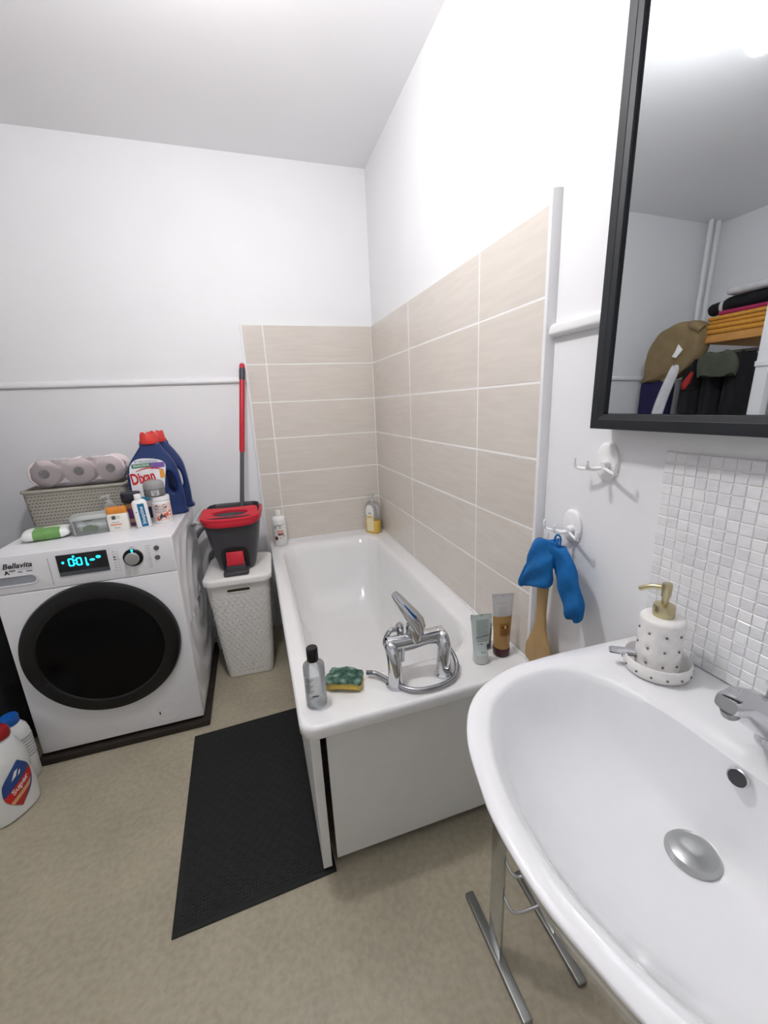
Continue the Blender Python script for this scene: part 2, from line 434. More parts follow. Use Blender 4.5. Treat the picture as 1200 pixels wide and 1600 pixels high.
# lever: flat tapering blade rising towards the back left
lv = [((.010,.004,.150), .020, .016), ((.004,.008,.172), .0235, .0165), ((-.010,.014,.194), .0225, .014), ((-.030,.024,.224), .0185, .0105), ((-.047,.034,.250), .0145, .0075), ((-.054,.038,.261), .010, .0055)]
rings = []
ax = Vector((-.052,.030,.092)).normalized(); wd = Vector((.80,.55,.12)); wd = (wd-ax*wd.dot(ax)).normalized(); th = ax.cross(wd)
for c, a, b in lv:
    rings.append([Vector(c)+wd*a*math.copysign(abs(cos(q))**.7, cos(q))+th*b*math.copysign(abs(sin(q))**.7, sin(q)) for q in [2*pi*i/20 for i in range(20)]])
G().loft(rings).build('lever', CHROME, t, 50)
G().tube(spline([(-.02,.03,.10), (-.03,.045,.085), (-.032,.05,.05), (-.032,.05,.03)], 5), .008, 14).build('bath_spout', CHROME, t, 50)
G().lathe([(.010,.118),(.012,.13),(.012,.15),(.007,.156)], 18, (-.035,.05,0)).build('diverter', CHROME, t)
HOSE = mat('ribbed chrome hose', (170,172,176), .22, 1.0, var=.04)
hp = spline([(-.035,.052,.135), (-.066,.052,.135), (-.082,.052,.10), (-.062,.058,.066), (.0,.066,.055), (.07,.064,.062), (.112,.035,.05), (.118,-.012,.022),
             (.085,-.055,.011), (.02,-.072,.011), (-.045,-.058,.011), (-.09,.0,.012), (-.118,.040,.014), (-.142,.056,.013)], 26)
rad = [.0066+(.0007 if i % 2 else -.0005) for i in range(len(hp))]
G().tube(hp, rad, 10).build('shower_hose', HOSE, t, 80)

# ---------------------------------------------------------------- basin
CY = -2.157
basin = thing('wash_basin', 'white ceramic D-shaped wash basin fixed to the right wall', 'basin', (W0, CY, .84))
half = [(.0,.290-.006), (-.06,.287), (-.13,.290), (-.215,.293), (-.30,.290), (-.345,.281), (-.40,.258), (-.445,.220), (-.480,.160), (-.499,.095), (-.510,.040)]
half = [(x, y) for x, y in half]
outer = half+[(x, -y) for x, y in half[::-1]]
def resample(pts, n):
    P = spline(pts, 12); d = [0]
    for a, b in zip(P[:-1], P[1:]): d.append(d[-1]+math.dist(a, b))
    out = []; k = 0
    for i in range(n):
        s_ = d[-1]*i/(n-1)
        while k < len(d)-2 and d[k+1] < s_: k += 1
        q = (s_-d[k])/max(d[k+1]-d[k], 1e-9)
        out.append(tuple(P[k][m]*(1-q)+P[k+1][m]*q for m in range(2)))
    return out
ring_o = resample(outer, 64)
ih = [(-.152,.0), (-.152,.07), (-.157,.12), (-.172,.178), (-.196,.222), (-.235,.246), (-.300,.252), (-.355,.240), (-.408,.205), (-.448,.140), (-.472,.065), (-.478,.0)]
inner_half = resample(ih, 33)
ring_i = inner_half+[(x, -y) for x, y in inner_half[::-1]][1:-1]
# inner ring runs back->left->front->right; outer runs wall-left -> front -> wall-right: closed by the wall edge
NB = 64
def cyc_resample(pts, n):
    P = pts+[pts[0]]; d = [0]
    for a, b in zip(P[:-1], P[1:]): d.append(d[-1]+math.dist(a, b))
    out = []; k = 0
    for i in range(n):
        s_ = d[-1]*i/n
        while d[k+1] < s_: k += 1
        q = (s_-d[k])/max(d[k+1]-d[k], 1e-9)
        out.append((P[k][0]*(1-q)+P[k+1][0]*q, P[k][1]*(1-q)+P[k+1][1]*q))
    return out
def polar(pts, c, n=96):
    """sample a star-shaped closed outline at even angles about c"""
    out = []; P = pts+[pts[0]]
    for i in range(n):
        a = 2*pi*i/n; dx, dy = cos(a), sin(a); best = None
        for p, q in zip(P[:-1], P[1:]):
            ex, ey = q[0]-p[0], q[1]-p[1]; den = dx*ey-dy*ex
            if abs(den) < 1e-12: continue
            px, py = p[0]-c[0], p[1]-c[1]
            tt = (px*ey-py*ex)/den; uu = (px*dy-py*dx)/den
            if tt > 0 and -1e-6 <= uu <= 1+1e-6: best = max(best or 0, tt)
        out.append((c[0]+dx*best, c[1]+dy*best))
    return out
BC = (-.29, 0)
PO = polar(ring_o, BC); PI_ = polar(ring_i, BC)
def rad_ring(P, f, z, c=BC, wallfix=False):
    r = []
    for x, y in P:
        xx, yy = c[0]+(x-c[0])*f, c[1]+(y-c[1])*f
        if wallfix and x > -.004: xx = x
        r.append((xx, yy, z))
    return r
def mixr(A, B, t_, z):
    return [(a[0]*(1-t_)+b[0]*t_, a[1]*(1-t_)+b[1]*t_, z) for a, b in zip(A, B)]
DC = (-.212, 0)
circ = [(DC[0]+.033*cos(2*pi*i/96), DC[1]+.033*sin(2*pi*i/96)) for i in range(96)]
rings = [rad_ring(PO, .50, -.165), rad_ring(PO, .66, -.145, wallfix=True), rad_ring(PO, .82, -.100, wallfix=True), rad_ring(PO, .90, -.055, wallfix=True), rad_ring(PO, .935, -.032, wallfix=True),
         rad_ring(PO, .967, -.020, wallfix=True), rad_ring(PO, .992, -.0095, wallfix=True), rad_ring(PO, 1, -.0045, wallfix=True),
         rad_ring(PO, .9985, -.0018, wallfix=True), rad_ring(PO, .992, -.0003, wallfix=True), mixr(PO, PI_, .35, .001), mixr(PO, PI_, .75, .0005), mixr(PO, PI_, .92, -.0015), mixr(PO, PI_, 1, -.006),
         mixr(PI_, circ, .035, -.016), mixr(PI_, circ, .08, -.035), mixr(PI_, circ, .17, -.066), mixr(PI_, circ, .30, -.095), mixr(PI_, circ, .48, -.118), mixr(PI_, circ, .70, -.132), mixr(PI_, circ, .9, -.138), mixr(PI_, circ, 1, -.141)]
g = G().loft(rings, True, True)
g.build('bowl', CERAMIC, basin, 60)
G().lathe([(.0335,-.1405),(.0335,-.137),(.031,-.1335),(.030,-.1325),(.0295,-.131),(.022,-.127),(.010,-.1255),(.001,-.125)], 36, (DC[0], DC[1], 0)).build('drain_plug', mat('satin chrome plug', (178,180,180), .3, 1.0, var=.03), basin, 30)
# overflow hole in the back slope of the bowl
oh = G().lathe([(.0135,0),(.0135,.003),(.0115,.004),(.0105,.002)], 24, cap1=False); od = G().lathe([(.0105,.0005),(.0105,.002)], 24)
q = Matrix.Translation((-.1590, -.006, -.0195)) @ Vector((-1,0,.42)).normalized().to_track_quat('Z', 'Y').to_matrix().to_4x4() @ Matrix.Diagonal((1.0,.9,1,1))
oh.xf(q).build('overflow_ring', CHROME, basin); od.xf(q).build('overflow_hole', mat('grey overflow', (62,62,66), .5), basin)

# basin mixer: tapering spout rising over the bowl
t = thing('basin_mixer', 'chrome single-lever basin mixer at the right edge of the picture', 'tap', (-.068, CY, .841))
G().lathe([(.027,0),(.027,.006),(.0245,.010),(.0245,.07),(.023,.085),(.001,.092)], 28).build('body', CHROME, t, 50)
def sect(c, d, a, b, n=20):
    d = Vector(d).normalized(); s_ = Vector((0,1,0)); u_ = d.cross(s_).normalized(); e = 3.2
    return [Vector(c)+s_*a*math.copysign(abs(cos(q))**(2/e), cos(q))+u_*b*math.copysign(abs(sin(q))**(2/e), sin(q)) for q in [2*pi*i/n for i in range(n)]]
G().loft([sect((.012,0,.026), (-1,0,.55), .0245, .028), sect((-.03,0,.050), (-1,0,.62), .024, .027), sect((-.075,0,.083), (-1,0,.62), .0225, .0235), sect((-.105,0,.103), (-1,0,.45), .0185, .016), sect((-.127,0,.107), (-1,0,.3), .0150, .0105), sect((-.131,0,.1075), (-1,0,.25), .0130, .0085)]).build('spout', CHROME, t, 40)
m4 = Matrix.Translation((-.117,0,.088)) @ Matrix.Rotation(math.radians(-25), 4, 'Y')
G().lathe([(.0095,0),(.0105,.002),(.0105,.012)], 20).xf(m4).build('aerator', STEEL, t)
G().loft([sect((-.020,0,.094), (1,0,.5), .020, .007), sect((.02,0,.110), (1,0,.5), .019, .0065), sect((.055,0,.130), (1,0,.5), .013, .0045)]).build('lever', CHROME, t, 50)

# ---------------------------------------------------------------- soap dish, dispenser, chrome handle
TUFT = mat('tufted white ceramic', (240,238,236), .3, var=.03, scale=90)
STUD = mat('grey stud', (120,116,108), .4, .4)
DX, DY = -.072, -1.970
dish = thing('soap_dish', 'round white studded ceramic dish under the soap dispenser', 'dish', (DX, DY, .8415))
G().lathe([(.046,0),(.0515,.003),(.0535,.012),(.0535,.025),(.0515,.0275),(.0495,.025),(.0485,.010),(.042,.0065),(.001,.006)], 48).build('bowl', TUFT, dish, 60)
sm = G().ball((0,0,0), .0022, .0022, .0022, 10, 6).mesh('stud', STUD)
for i in range(14):
    a = 2*pi*i/14+.1
    o = bpy.data.objects.new('stud', sm); COL.objects.link(o); o.parent = dish; o.location = (.0535*cos(a), .0535*sin(a), .012)
disp = thing('soap_dispenser', 'white tufted ceramic soap dispenser with gold pump on the dish', 'dispenser', (DX, DY, .8478), face(DX, DY))
rz, hz, nb = .0352, .102, 8
rows = [.018, .047, .076]
studs = [(2*pi*(i+(.5 if k % 2 else 0))/nb-pi/2+.35, z) for k, z in enumerate(rows) for i in range(nb)]
studs = [(2*pi*i/nb-pi/2+.30, z) for z in rows for i in range(nb)]
n, rings = 108, []
prof = [(.030,0),(.0335,.002),(rz,.006)]+[(rz,.006+.003*i) for i in range(1, 31)]+[(rz-.001,.0985),(rz-.004,.1012),(.026,.102),(.012,.1025)]
for r, z in prof:
    ring = []
    for j in range(n):
        a = 2*pi*j/n; d = 0
        if r == rz:
            for sa, sz in studs:
                da = (a-sa+pi) % (2*pi)-pi; dist = math.hypot(da*rz, z-sz)
                d += .0026*math.exp(-(dist/.006)**2)
        rr = r-d
        ring.append((rr*cos(a), rr*sin(a), z))
    rings.append(ring)
G().loft(rings).build('bottle', TUFT, disp, 60)
for sa, sz in studs:
    o = bpy.data.objects.new('stud', sm); COL.objects.link(o); o.parent = disp; o.location = ((rz-.0015)*cos(sa), (rz-.0015)*sin(sa), sz)
G().lathe([(.0165,.102),(.0172,.104),(.0172,.119),(.0160,.123),(.0070,.1255)], 32).build('collar', GOLD, disp, 40)
G().lathe([(.0058,.125),(.0058,.136),(.0076,.140),(.0082,.159),(.0075,.163),(.001,.1635)], 24).build('pump_head', GOLD, disp, 40)
G().tube(spline([(0,0,.154), (-.020,.004,.152), (-.036,.007,.144), (-.040,.008,.141)], 5), [.0048]*11+[.0044]*5, 12).build('spout', GOLD, disp, 50)
t = thing('razor_handle', 'flat chrome handle poking out to the left of the soap dish', 'handle', (-.112, -1.9405, .8700), math.radians(140))
hd = G().loft([[(x, y, z) for y, z in ((-w_, -h_), (w_, -h_), (w_*1.0, h_*.4), (w_*.6, h_), (-w_*.6, h_), (-w_, h_*.4))] for x, w_, h_ in ((-.020,.005,.004), (-.012,.006,.0045), (.006,.0065,.005), (.024,.0055,.0045), (.029,.003,.003))])
hd.build('grip', CHROME, t, 40)
G().rbox(-.019,.028,-.0066,.0066,-.0052,-.0035,.003,.0006,1).build('rubber_strip', BLACKM, t)

# ---------------------------------------------------------------- wall hooks, bath brush, bath mitt
HOOKP = mat('white hook plastic', (246,246,246), .3, var=.01)
def make_hook(loc, label):
    t = thing('wall_hook', label, 'hook', loc)
    g = G(); rings = []
    for x, f in ((0,.97), (-.004,1), (-.007,.94), (-.009,.8), (-.0095,.4)):
        rings.append([(x, .006+.030*f*math.copysign(abs(cos(a))**.8, cos(a)), .042*f*sin(a)) for a in [2*pi*i/32 for i in range(32)]])
    g.loft(rings).build('plate', HOOKP, t, 50)
    G().tube([(-.008,0,-.004), (-.024,0,-.006)], [.0095,.0085], 16).build('hub', HOOKP, t)
    for dy in (.062, .012, -.052):
        k = abs(dy)/.06
        p = spline([(-.019,0,-.010), (-.026,dy*.45,-.012-.004*k), (-.034-.006*(1-k),dy*.92,-.013-.004*k), (-.040-.014*(1-k),dy,-.008), (-.040-.015*(1-k),dy,.006)], 5)
        G().tube(p, .0036, 10).build('arm', HOOKP, t, 50)
    return t
hook = make_hook((W0, -1.664, 1.020), 'white plastic wall hook holding the blue bath mitt')
copy_thing(hook, (W0, -1.752, 1.190), 0, 'empty white plastic wall hook just below the black mirror frame')

WOOD = mat('varnished beech', (180,148,100), .38, var=.10, scale=9, stretch=(3,3,.5), bump=.05)
brush = thing('bath_brush', 'wooden bath brush hanging head down behind the blue mitt', 'brush', (-.034, -1.610, .60))
def bw(z):
    P = [(0,.054),(.015,.057),(.04,.055),(.07,.043),(.10,.029),(.13,.0205),(.17,.0175),(.21,.0190),(.255,.0215),(.31,.019),(.35,.016),(.362,.010)]
    for (a, b), (c, d) in zip(P[:-1], P[1:]):
        if a <= z <= c: 
            q = (z-a)/(c-a); q = q*q*(3-2*q); return b*(1-q)+d*q
    return P[-1][1]
rings = []
for i in range(48):
    z = .362*i/47; a = bw(z); b = .0065 if z > .1 else .0085
    rings.append([(b*math.copysign(abs(sin(q))**.6, sin(q)), a*cos(q), z) for q in [2*pi*k/24 for k in range(24)]])
G().loft(rings).build('paddle', WOOD, brush, 50)
G().tube(spline([(0,0,.355),(.003,-.004,.380),(.0,-.012,.398),(-.003,-.016,.380),(0,-.006,.357)],5), .0012, 6).build('hanging_loop', mat('white cord', (235,235,230), .8), brush)

BLUE = mat('blue sponge cloth', (4,98,165), .8, var=.10, scale=60, bump=.35, bscale=420, bdist=.0012)
mitt = thing('bath_mitt', 'bright blue bath mitt folded over the wall hook', 'mitt', (-.058, -1.665, .82))
def lobe(rows, th, n=26):
    """rows: (z, ycentre, halfwidth, x offset); flattened tube"""
    rings = []
    for z, yc, hw, xo in spline(rows, 5):
        rings.append([(xo+th*math.copysign(abs(sin(q))**.8, sin(q))*(.75+.25*sin(9*z*10+3*cos(q))), yc+hw*math.copysign(abs(cos(q))**.75, cos(q)), z+.004*sin(3*q)) for q in [2*pi*k/n for k in range(n)]])
    return G().loft(rings)
g = lobe([(.030,.040,.044,-.006),(.034,.040,.052,-.008),(.05,.038,.055,-.010),(.09,.032,.051,-.012),(.125,.029,.048,-.008),(.150,.028,.047,-.002),(.163,.027,.045,.002),(.166,.027,.036,.004)], .017)
g.v = [(p[0], p[1], (p[2] if p[2] > .1 else .1-(.1-p[2])*.86)-.34*(p[1]-.030)*(1 if p[2] < .12 else .8)) for p in g.v]
g.build('front_fold', BLUE, mitt, 70)
lobe([(-.005,-.072,.012,.012),(.005,-.074,.026,.010),(.03,-.072,.032,.008),(.07,-.058,.034,.006),(.11,-.042,.034,.004),(.145,-.024,.034,.002),(.163,-.008,.030,.002)], .017).build('back_fold', BLUE, mitt, 70)
G().tube(spline([(-.002,-.006,.155),(-.002,-.010,.185),(0,-.018,.192),(.002,-.024,.182),(.002,-.020,.155)],6), .0022, 8).build('hanging_loop', BLUE, mitt)
# rolled open cuff on the left
G().tube(spline([(-.012,.096,.016),(-.016,.094,.03),(-.016,.086,.055),(-.012,.078,.085)],5), [.006,.0075,.0085,.0085,.0085,.0085,.008,.0075,.007,.007,.006,.006,.005,.005,.004,.003], 12).build('cuff', BLUE, mitt, 60)

# ---------------------------------------------------------------- things on the tub rim
CLEAR = film('clear plastic', (246,247,248), .90, .05, (251,252,252))
LIQ = film('clear liquid', (236,239,241), .95, .05, (247,249,250))
bottle = thing('clear_bottle', 'clear round bottle with a black cap at the front corner of the tub', 'bottle', (-.644, -1.480, ZR), face(-.644, -1.48))
G().lathe([(.0265,0),(.0285,.004),(.0285,.116),(.0275,.121),(.022,.126),(.0125,.130),(.0125,.135)], 36).build('bottle', CLEAR, bottle, 50)
G().lathe([(.0255,.004),(.0270,.007),(.0270,.106)], 36).build('liquid', LIQ, bottle, 50)
G().lathe([(.0148,.133),(.0152,.136),(.0152,.168),(.0138,.171),(.001,.1715)], 28).build('cap', BLACKP, bottle, 40)
g = G(); f = cylmap(.0285)
g.grid(f, -.034, .018, .022, .100, 14, 3)
g.build('label', film('frosted label', (222,224,226), .60, .4), bottle, recalc=False)
g = G(); f = cylmap(.0285, .0008)
g.grid(f, -.010, .006, .040, .0435, 6, 1)
for i, z in enumerate((.092,.087,.082,.074,.069,.064,.058,.052)): g.grid(f, -.028, -.004-.004*(i % 3), z, z+.0016, 6, 1)
g.build('print', INK, bottle, recalc=False)

YEL = mat('yellow sponge foam', (214,184,92), .9, var=.14, scale=60, bump=.5, bscale=300, bdist=.002)
GRN = mat('green scourer', (62,98,84), .9, var=.01, scale=40, bump=.8, bscale=260, bdist=.002)
def scour():
    nt = GRN.node_tree; N = nt.nodes; L = nt.links; b = N['Principled BSDF']
    r = [x for x in N if x.type == 'VALTORGB'][0].color_ramp
    r.elements[0].position = .34; r.elements[0].color = lin((26,62,50)); r.elements[1].position = .78; r.elements[1].color = lin((226,200,120))
    e = r.elements.new(.5); e.color = lin((70,104,92)); e = r.elements.new(.62); e.color = lin((122,146,132))
scour()
sponge = thing('kitchen_sponge', 'worn green and yellow scouring sponge on the tub rim', 'sponge', (-.556, -1.432, ZR), math.radians(-24))
def slab(z0, z1, hx, hy, wav, n=22, m=12, seed=1):
    rnd = random.Random(seed); ph = [rnd.uniform(0, 6) for _ in range(6)]
    def top(x, y): return wav*(sin(x*55+ph[0])+.7*sin(y*70+ph[1])+.6*sin((x+y)*120+ph[2]))
    g = G()
    vs = []; fs = []
    for lev, z in enumerate((z0, (z0+z1)/2, z1)):
        pass
    def ring(z, sc, rough):
        out = []
        for q in [2*pi*k/60 for k in range(60)]:
            x = hx*sc*math.copysign(abs(cos(q))**.35, cos(q)); y = hy*sc*math.copysign(abs(sin(q))**.35, sin(q))
            jit = 1+rough*sin(5*q+ph[3])+rough*.7*sin(11*q+ph[4])
            out.append((x*jit, y*jit, z+top(x, y)))
        return out
    g.loft([ring(z0+.0008, .96, .0), ring(z0+.002, 1, .02), ring((z0*.5+z1*.5), 1.0, .025), ring(z1-.002, 1, .03), ring(z1, .94, .03), ring(z1+.001, .7, .02), ring(z1+.0005, .4, .02), ring(z1, .1, 0)])
    return g
g = slab(.005, .022, .052, .036, .0038, seed=3)
g.build('foam', YEL, sponge, 60)
slab(.022, .031, .053, .037, .0040, seed=3).build('scouring_pad', GRN, sponge, 60)

def tube_pack(name, label, loc, rot, hw_top, r_cap, h_cap, h, body, capm, topm=None, zsplit=None, lean=0):
    t = thing(name, label, 'tube', loc, rot)
    t.rotation_euler = (0, lean, rot)
    G().lathe([(r_cap*.95,0),(r_cap,.002),(r_cap,h_cap-.001),(r_cap*.97,h_cap)], 32).build('cap', capm, t, 40)
    def ring(z):
        q = (z-h_cap)/(h-h_cap); qq = q**.8
        hx = r_cap*.96*(1-q)+hw_top*q; hy = r_cap*.96*(1-qq)+.0012*qq
        return se(hx, max(hy,.0012), 2.0, z, 36), hx, hy
    zs = [h_cap+(h-h_cap)*i/14 for i in range(15)]
    if zsplit:
        lo = [z for z in zs if z < zsplit]+[zsplit]; hi = [zsplit]+[z for z in zs if z > zsplit]
        G().loft([ring(z)[0] for z in lo]).build('body', body, t, 60)
        G().loft([ring(z)[0] for z in hi]).build('clear_top', topm, t, 60)
    else:
        G().loft([ring(z)[0] for z in zs]).build('body', body, t, 60)
    def fmap(u, v):
        _, hx, hy = ring(v); q = min(abs(u/hx), .999)
        return (u, -(hy*math.sqrt(1-q*q))-.0007, v)
    G().box(-hw_top*1.0, hw_top*1.0, -.0014, .0014, h-.012, h).build('crimp', topm or body, t)
    return t, fmap
MINT = mat('pale mint tube', (208,220,218), .35, var=.03)
MINTD = mat('sage print', (178,192,188), .4)
CLW = film('milky clear cap', (232,236,236), .30, .12)
t, f = tube_pack('cream_tube', 'pale mint cream tube standing on its clear cap by the mixer', (-.137, -1.474, ZR), face(-.137, -1.474, math.radians(22)), .034, .0235, .028, .156, MINT, CLW)
f2 = lambda u, v: tuple(Vector(f(u, v))+Vector((0,-.0004,0)))
g = G().grid(f, -.018, .022, .072, .142, 6, 8); g.build('print_panel', MINTD, t, recalc=False)
g = G()
for i in range(10): g.grid(f2, -.014, .016-.004*(i % 3), .136-.006*i+(-.008 if i > 7 else 0), .1375-.006*i+(-.008 if i > 7 else 0), 5, 1)
g.build('small_print', mat('sage ink', (140,152,150), .5), t, recalc=False)
g = G(); 
for k in range(8): 
    a = -.019+.042*k/8; g.grid(lambda u, v, a=a: f2(u, v+.006*((u+.019)/.042)**.7), a, a+.042/8, .084, .0862, 1, 1)
g.text('C  6M', .006, f2, -.008, .066, .02)
g.text('50 ml', .005, f2, .0, .040, .02); g.grid(f2, .014, .022, .045, .062, 3, 3)
g.grid(f2, -.0015, .001, .152, .157, 1, 1); g.grid(f2, -.033, -.028, .157, .1595, 1, 1)
g.build('print', INK, t, recalc=False)
BROWN = mat('caramel tube', (172,134,82), .32, var=.05)
MAROON = mat('dark maroon cap', (70,34,40), .28, var=.05)
CLT = film('clear tube top', (240,240,242), .42, .08)
t, f = tube_pack('lotion_tube', 'caramel brown lotion tube with clear top and maroon cap', (-.057, -1.464, ZR), face(-.057, -1.464, math.radians(20)), .034, .0255, .027, .205, BROWN, MAROON, CLT, .132)
f2 = lambda u, v: tuple(Vector(f(u, v))+Vector((0,-.0004,0)))
g = G().grid(f, -.012, .020, .070, .110, 6, 6); g.build('print_panel', mat('dark caramel print', (150,104,48), .4), t, recalc=False)
g = G(); g.grid(f2, -.006, .002, .094, .101, 2, 2); g.ell(.012, .098, .003, .003, f2)
for i in range(5): g.grid(f2, -.008, .014, .088-.0045*i, .0895-.0045*i, 4, 1)
g.build('print', mat('dark brown ink', (84,54,32), .5), t, recalc=False)
g = G(); g.grid(f2, .003, .008, .094, .102, 2, 2)
for i in range(6): g.grid(f2, .012, .022, .068-.005*i, .0695-.005*i, 3, 1)
g.build('pale_print', mat('cream ink', (226,206,166), .5), t, recalc=False)
g = G(); g.text('HYDRATANT', .0052, f2, -.006, .176, .01); g.grid(f2, -.001, .0012, .195, .201, 1, 1)
for i in range(5): g.grid(f2, -.014, .010, .160-.005*i, .1614-.005*i, 4, 1)
g.build('top_print', INKL, t, recalc=False)
t = thing('dark_bottle', 'small black bottle hidden between the mint and caramel tubes', 'bottle', (-.086, -1.412, ZR))
G().lathe([(.019,0),(.021,.003),(.021,.024),(.019,.028)], 28).build('base', film('smoky clear base', (120,124,124), .35), t, 40)
G().lathe([(.019,.027),(.0215,.030),(.0225,.06),(.021,.085),(.014,.095),(.001,.098)], 28).build('bottle', mat('smoked black', (44,44,46), .3), t, 50)

# coconut shampoo bottle in the far left corner of the tub
WBOT = mat('white bottle', (244,243,241), .28, var=.01)
t = thing('shampoo_bottle', 'white bottle with coconut and palm print on the back rim of the tub', 'bottle', (-.638, -.058, ZR), face(-.638, -.058))
rb = .0405
G().lathe([(.037,0),(rb,.004),(rb,.150),(.038,.163),(.030,.172),(.0175,.176)], 40).build('bottle', WBOT, t, 50)
G().lathe([(.0165,.174),(.0170,.178),(.0160,.206),(.0145,.208),(.001,.2085)], 28).build('cap', mat('milky cap', (236,236,230), .35), t, 40)
f = cylmap(rb, .0005); f2 = cylmap(rb, .0009)
g = G().grid(f, -.014, .022, .080, .097, 10, 1); g.build('pink_band', mat('salmon print', (226,150,134), .4), t, recalc=False)
g = G().grid(f, -.012, .022, .066, .078, 10, 1); g.build('brown_band', mat('plum brown print', (118,66,60), .4), t, recalc=False)
g = G()
for i in range(9):
    a = math.radians(35+40*i); p = [(-.026+.001*cos(a+1.57), .118+.001*sin(a+1.57)), (-.026+.009*cos(a), .118+.009*sin(a)), (-.026+.016*cos(a-.12), .116+.015*sin(a-.15)), (-.026+.008*cos(a-.25), .117+.008*sin(a-.25))]
    g.poly(p, f)
g.build('palm_print', mat('palm green', (44,92,62), .4), t, recalc=False)
g = G().ell(-.022, .050, .010, .0125, f); g.build('coconut_print', mat('coconut brown', (104,44,34), .5), t, recalc=False)
g = G().ell(.022, .062, .008, .006, f); g.build('shell_print', mat('coconut shell', (90,72,56), .5), t, recalc=False)
g = G(); g.ell(.0215, .064, .0062, .0038, f2); g.text('COCO', .0095, f2, .004, .0885, .02); g.build('pale_print', WINK, t, recalc=False)
g = G(); g.text('Natura', .011, f2, .002, .127, .03); g.grid(f2, .026, .029, .126, .136, 2, 1)
for i, z in enumerate((.116,.109,.054,.046)): g.grid(f2, -.004, .012+.003*(i % 2), z, z+.0016, 6, 1)
g.build('print', INK, t, recalc=False)

# yellow oil pump bottle in the tiled corner
t = thing('oil_bottle', 'clear pump bottle half full of yellow oil in the tiled corner', 'bottle', (-.066, -.066, ZR), face(-.066, -.066, math.radians(-38)))
HX, HY = .048, .030
G().loft([se(HX*a, HY*a, 3.2, z) for a, z in ((1,.083),(.97,.13),(.93,.165),(.84,.183),(.6,.193),(.3,.197))], False).build('bottle', CLEAR, t, 50)
G().loft([se(HX*a, HY*a, 3.2, z) for a, z in ((.92,0),(1,.004),(1,.06),(1,.083))]).build('oil', mat('yellow oil', (232,194,86), .15, var=.03), t, 50)
f = lambda u, v: (u, -HY-.0008, v)
o_ = [(-.026,.014),(.026,.014),(.0275,.10),(.030,.135),(.026,.165),(.014,.180),(-.014,.180),(-.026,.165),(-.030,.135),(-.0275,.10)]
g = G().poly(o_, f); g.build('label', mat('white label', (246,245,240), .35), t, recalc=False)
f2 = lambda u, v: (u, -HY-.0013, v)
g = G().poly([(-.025,.016),(.025,.016),(.0265,.118),(-.0265,.118)], f2); g.build('cream_panel', mat('cream print', (242,230,186), .4), t, recalc=False)
f3 = lambda u, v: (u, -HY-.0018, v)
g = G().grid(f3, -.023, .018, .098, .110, 4, 1); g.build('gold_band', mat('gold print', (222,196,120), .4), t, recalc=False)
g = G(); g.text('huile', .0125, f3, 0, .129, .03); g.build('print', mat('slate blue ink', (92,98,150), .5), t, recalc=False)
G().lathe([(.012,.192),(.0125,.194),(.0125,.208),(.005,.212),(.005,.228),(.010,.231),(.011,.244),(.002,.246)], 20).build('pump', film('clear pump', (236,238,238), .55), t, 40)
G().tube([(0,0,.238), (-.018,-.004,.238), (-.030,-.006,.232)], .0042, 10).build('nozzle', film('clear pump', (236,238,238), .55), t)

# ---------------------------------------------------------------- chrome stand under the basin
t = thing('towel_stand', 'chrome stand with flat post, floor bars and wire loops under the basin', 'stand', (-.303, -1.840, 0))
G().rbox(-.012, .012, .128-.262, .130, 0, .014, .004, .003).xf(Matrix.Translation((0,0,0))).build('floor_bar', STEEL, t)
G().rbox(.146, .170, -.122, .130, 0, .014, .004, .003).build('floor_bar', STEEL, t)
G().rbox(-.004, .004, -.026, .022, .012, .60, .002, .001).build('post', CHROME, t)
G().rbox(.154, .162, -.026, .022, .012, .60, .002, .001).build('post', CHROME, t)
for z in (.205, .315):
    G().tube(spline([(.004,-.02,z+.02), (.012,-.045,z), (.05,-.052,z-.004), (.11,-.052,z-.004), (.146,-.045,z), (.154,-.02,z+.02)], 6), .0036, 10).build('wire_loop', CHROME, t, 50)

# ---------------------------------------------------------------- bath mat
RUB = mat('black rubber', (22,23,23), .72, var=.12, scale=30, bump=.0)
bm_ = thing('bath_mat', 'black ribbed bath mat on the floor along the tub', 'mat', (0,0,0))
mc = [(-1.108,-.815),(-.672,-.795),(-.640,-1.528),(-1.083,-1.545)]
def bil(u, v):
    a, b, c, d = mc
    x = (a[0]*(1-u)+b[0]*u)*(1-v)+(d[0]*(1-u)+c[0]*u)*v; y = (a[1]*(1-u)+b[1]*u)*(1-v)+(d[1]*(1-u)+c[1]*u)*v
    return x, y
nu, nv = 96, 150
def mz(u, v):
    e = min(u, 1-u)*.45; e2 = min(v, 1-v)*.72; m = min(e, e2)
    if m < .012: return .0045+.004*min(1, m/.004)
    return .0062
top = [[(*bil(i/nu, j/nv), mz(i/nu, j/nv)) for i in range(nu+1)] for j in range(nv+1)]
g = G(); vs = [p for r in top for p in r]
g.add(vs, [(j*(nu+1)+i, j*(nu+1)+i+1, (j+1)*(nu+1)+i+1, (j+1)*(nu+1)+i) for j in range(nv) for i in range(nu)])
edge = [top[0][i] for i in range(nu+1)]+[top[j][nu] for j in range(1, nv+1)]+[top[nv][i] for i in range(nu-1, -1, -1)]+[top[j][0] for j in range(nv-1, 0, -1)]
g.loft([[(p[0], p[1], .0005) for p in edge], edge], True, False)
g.build('mat_sheet', RUB, bm_, 40)
g = G()
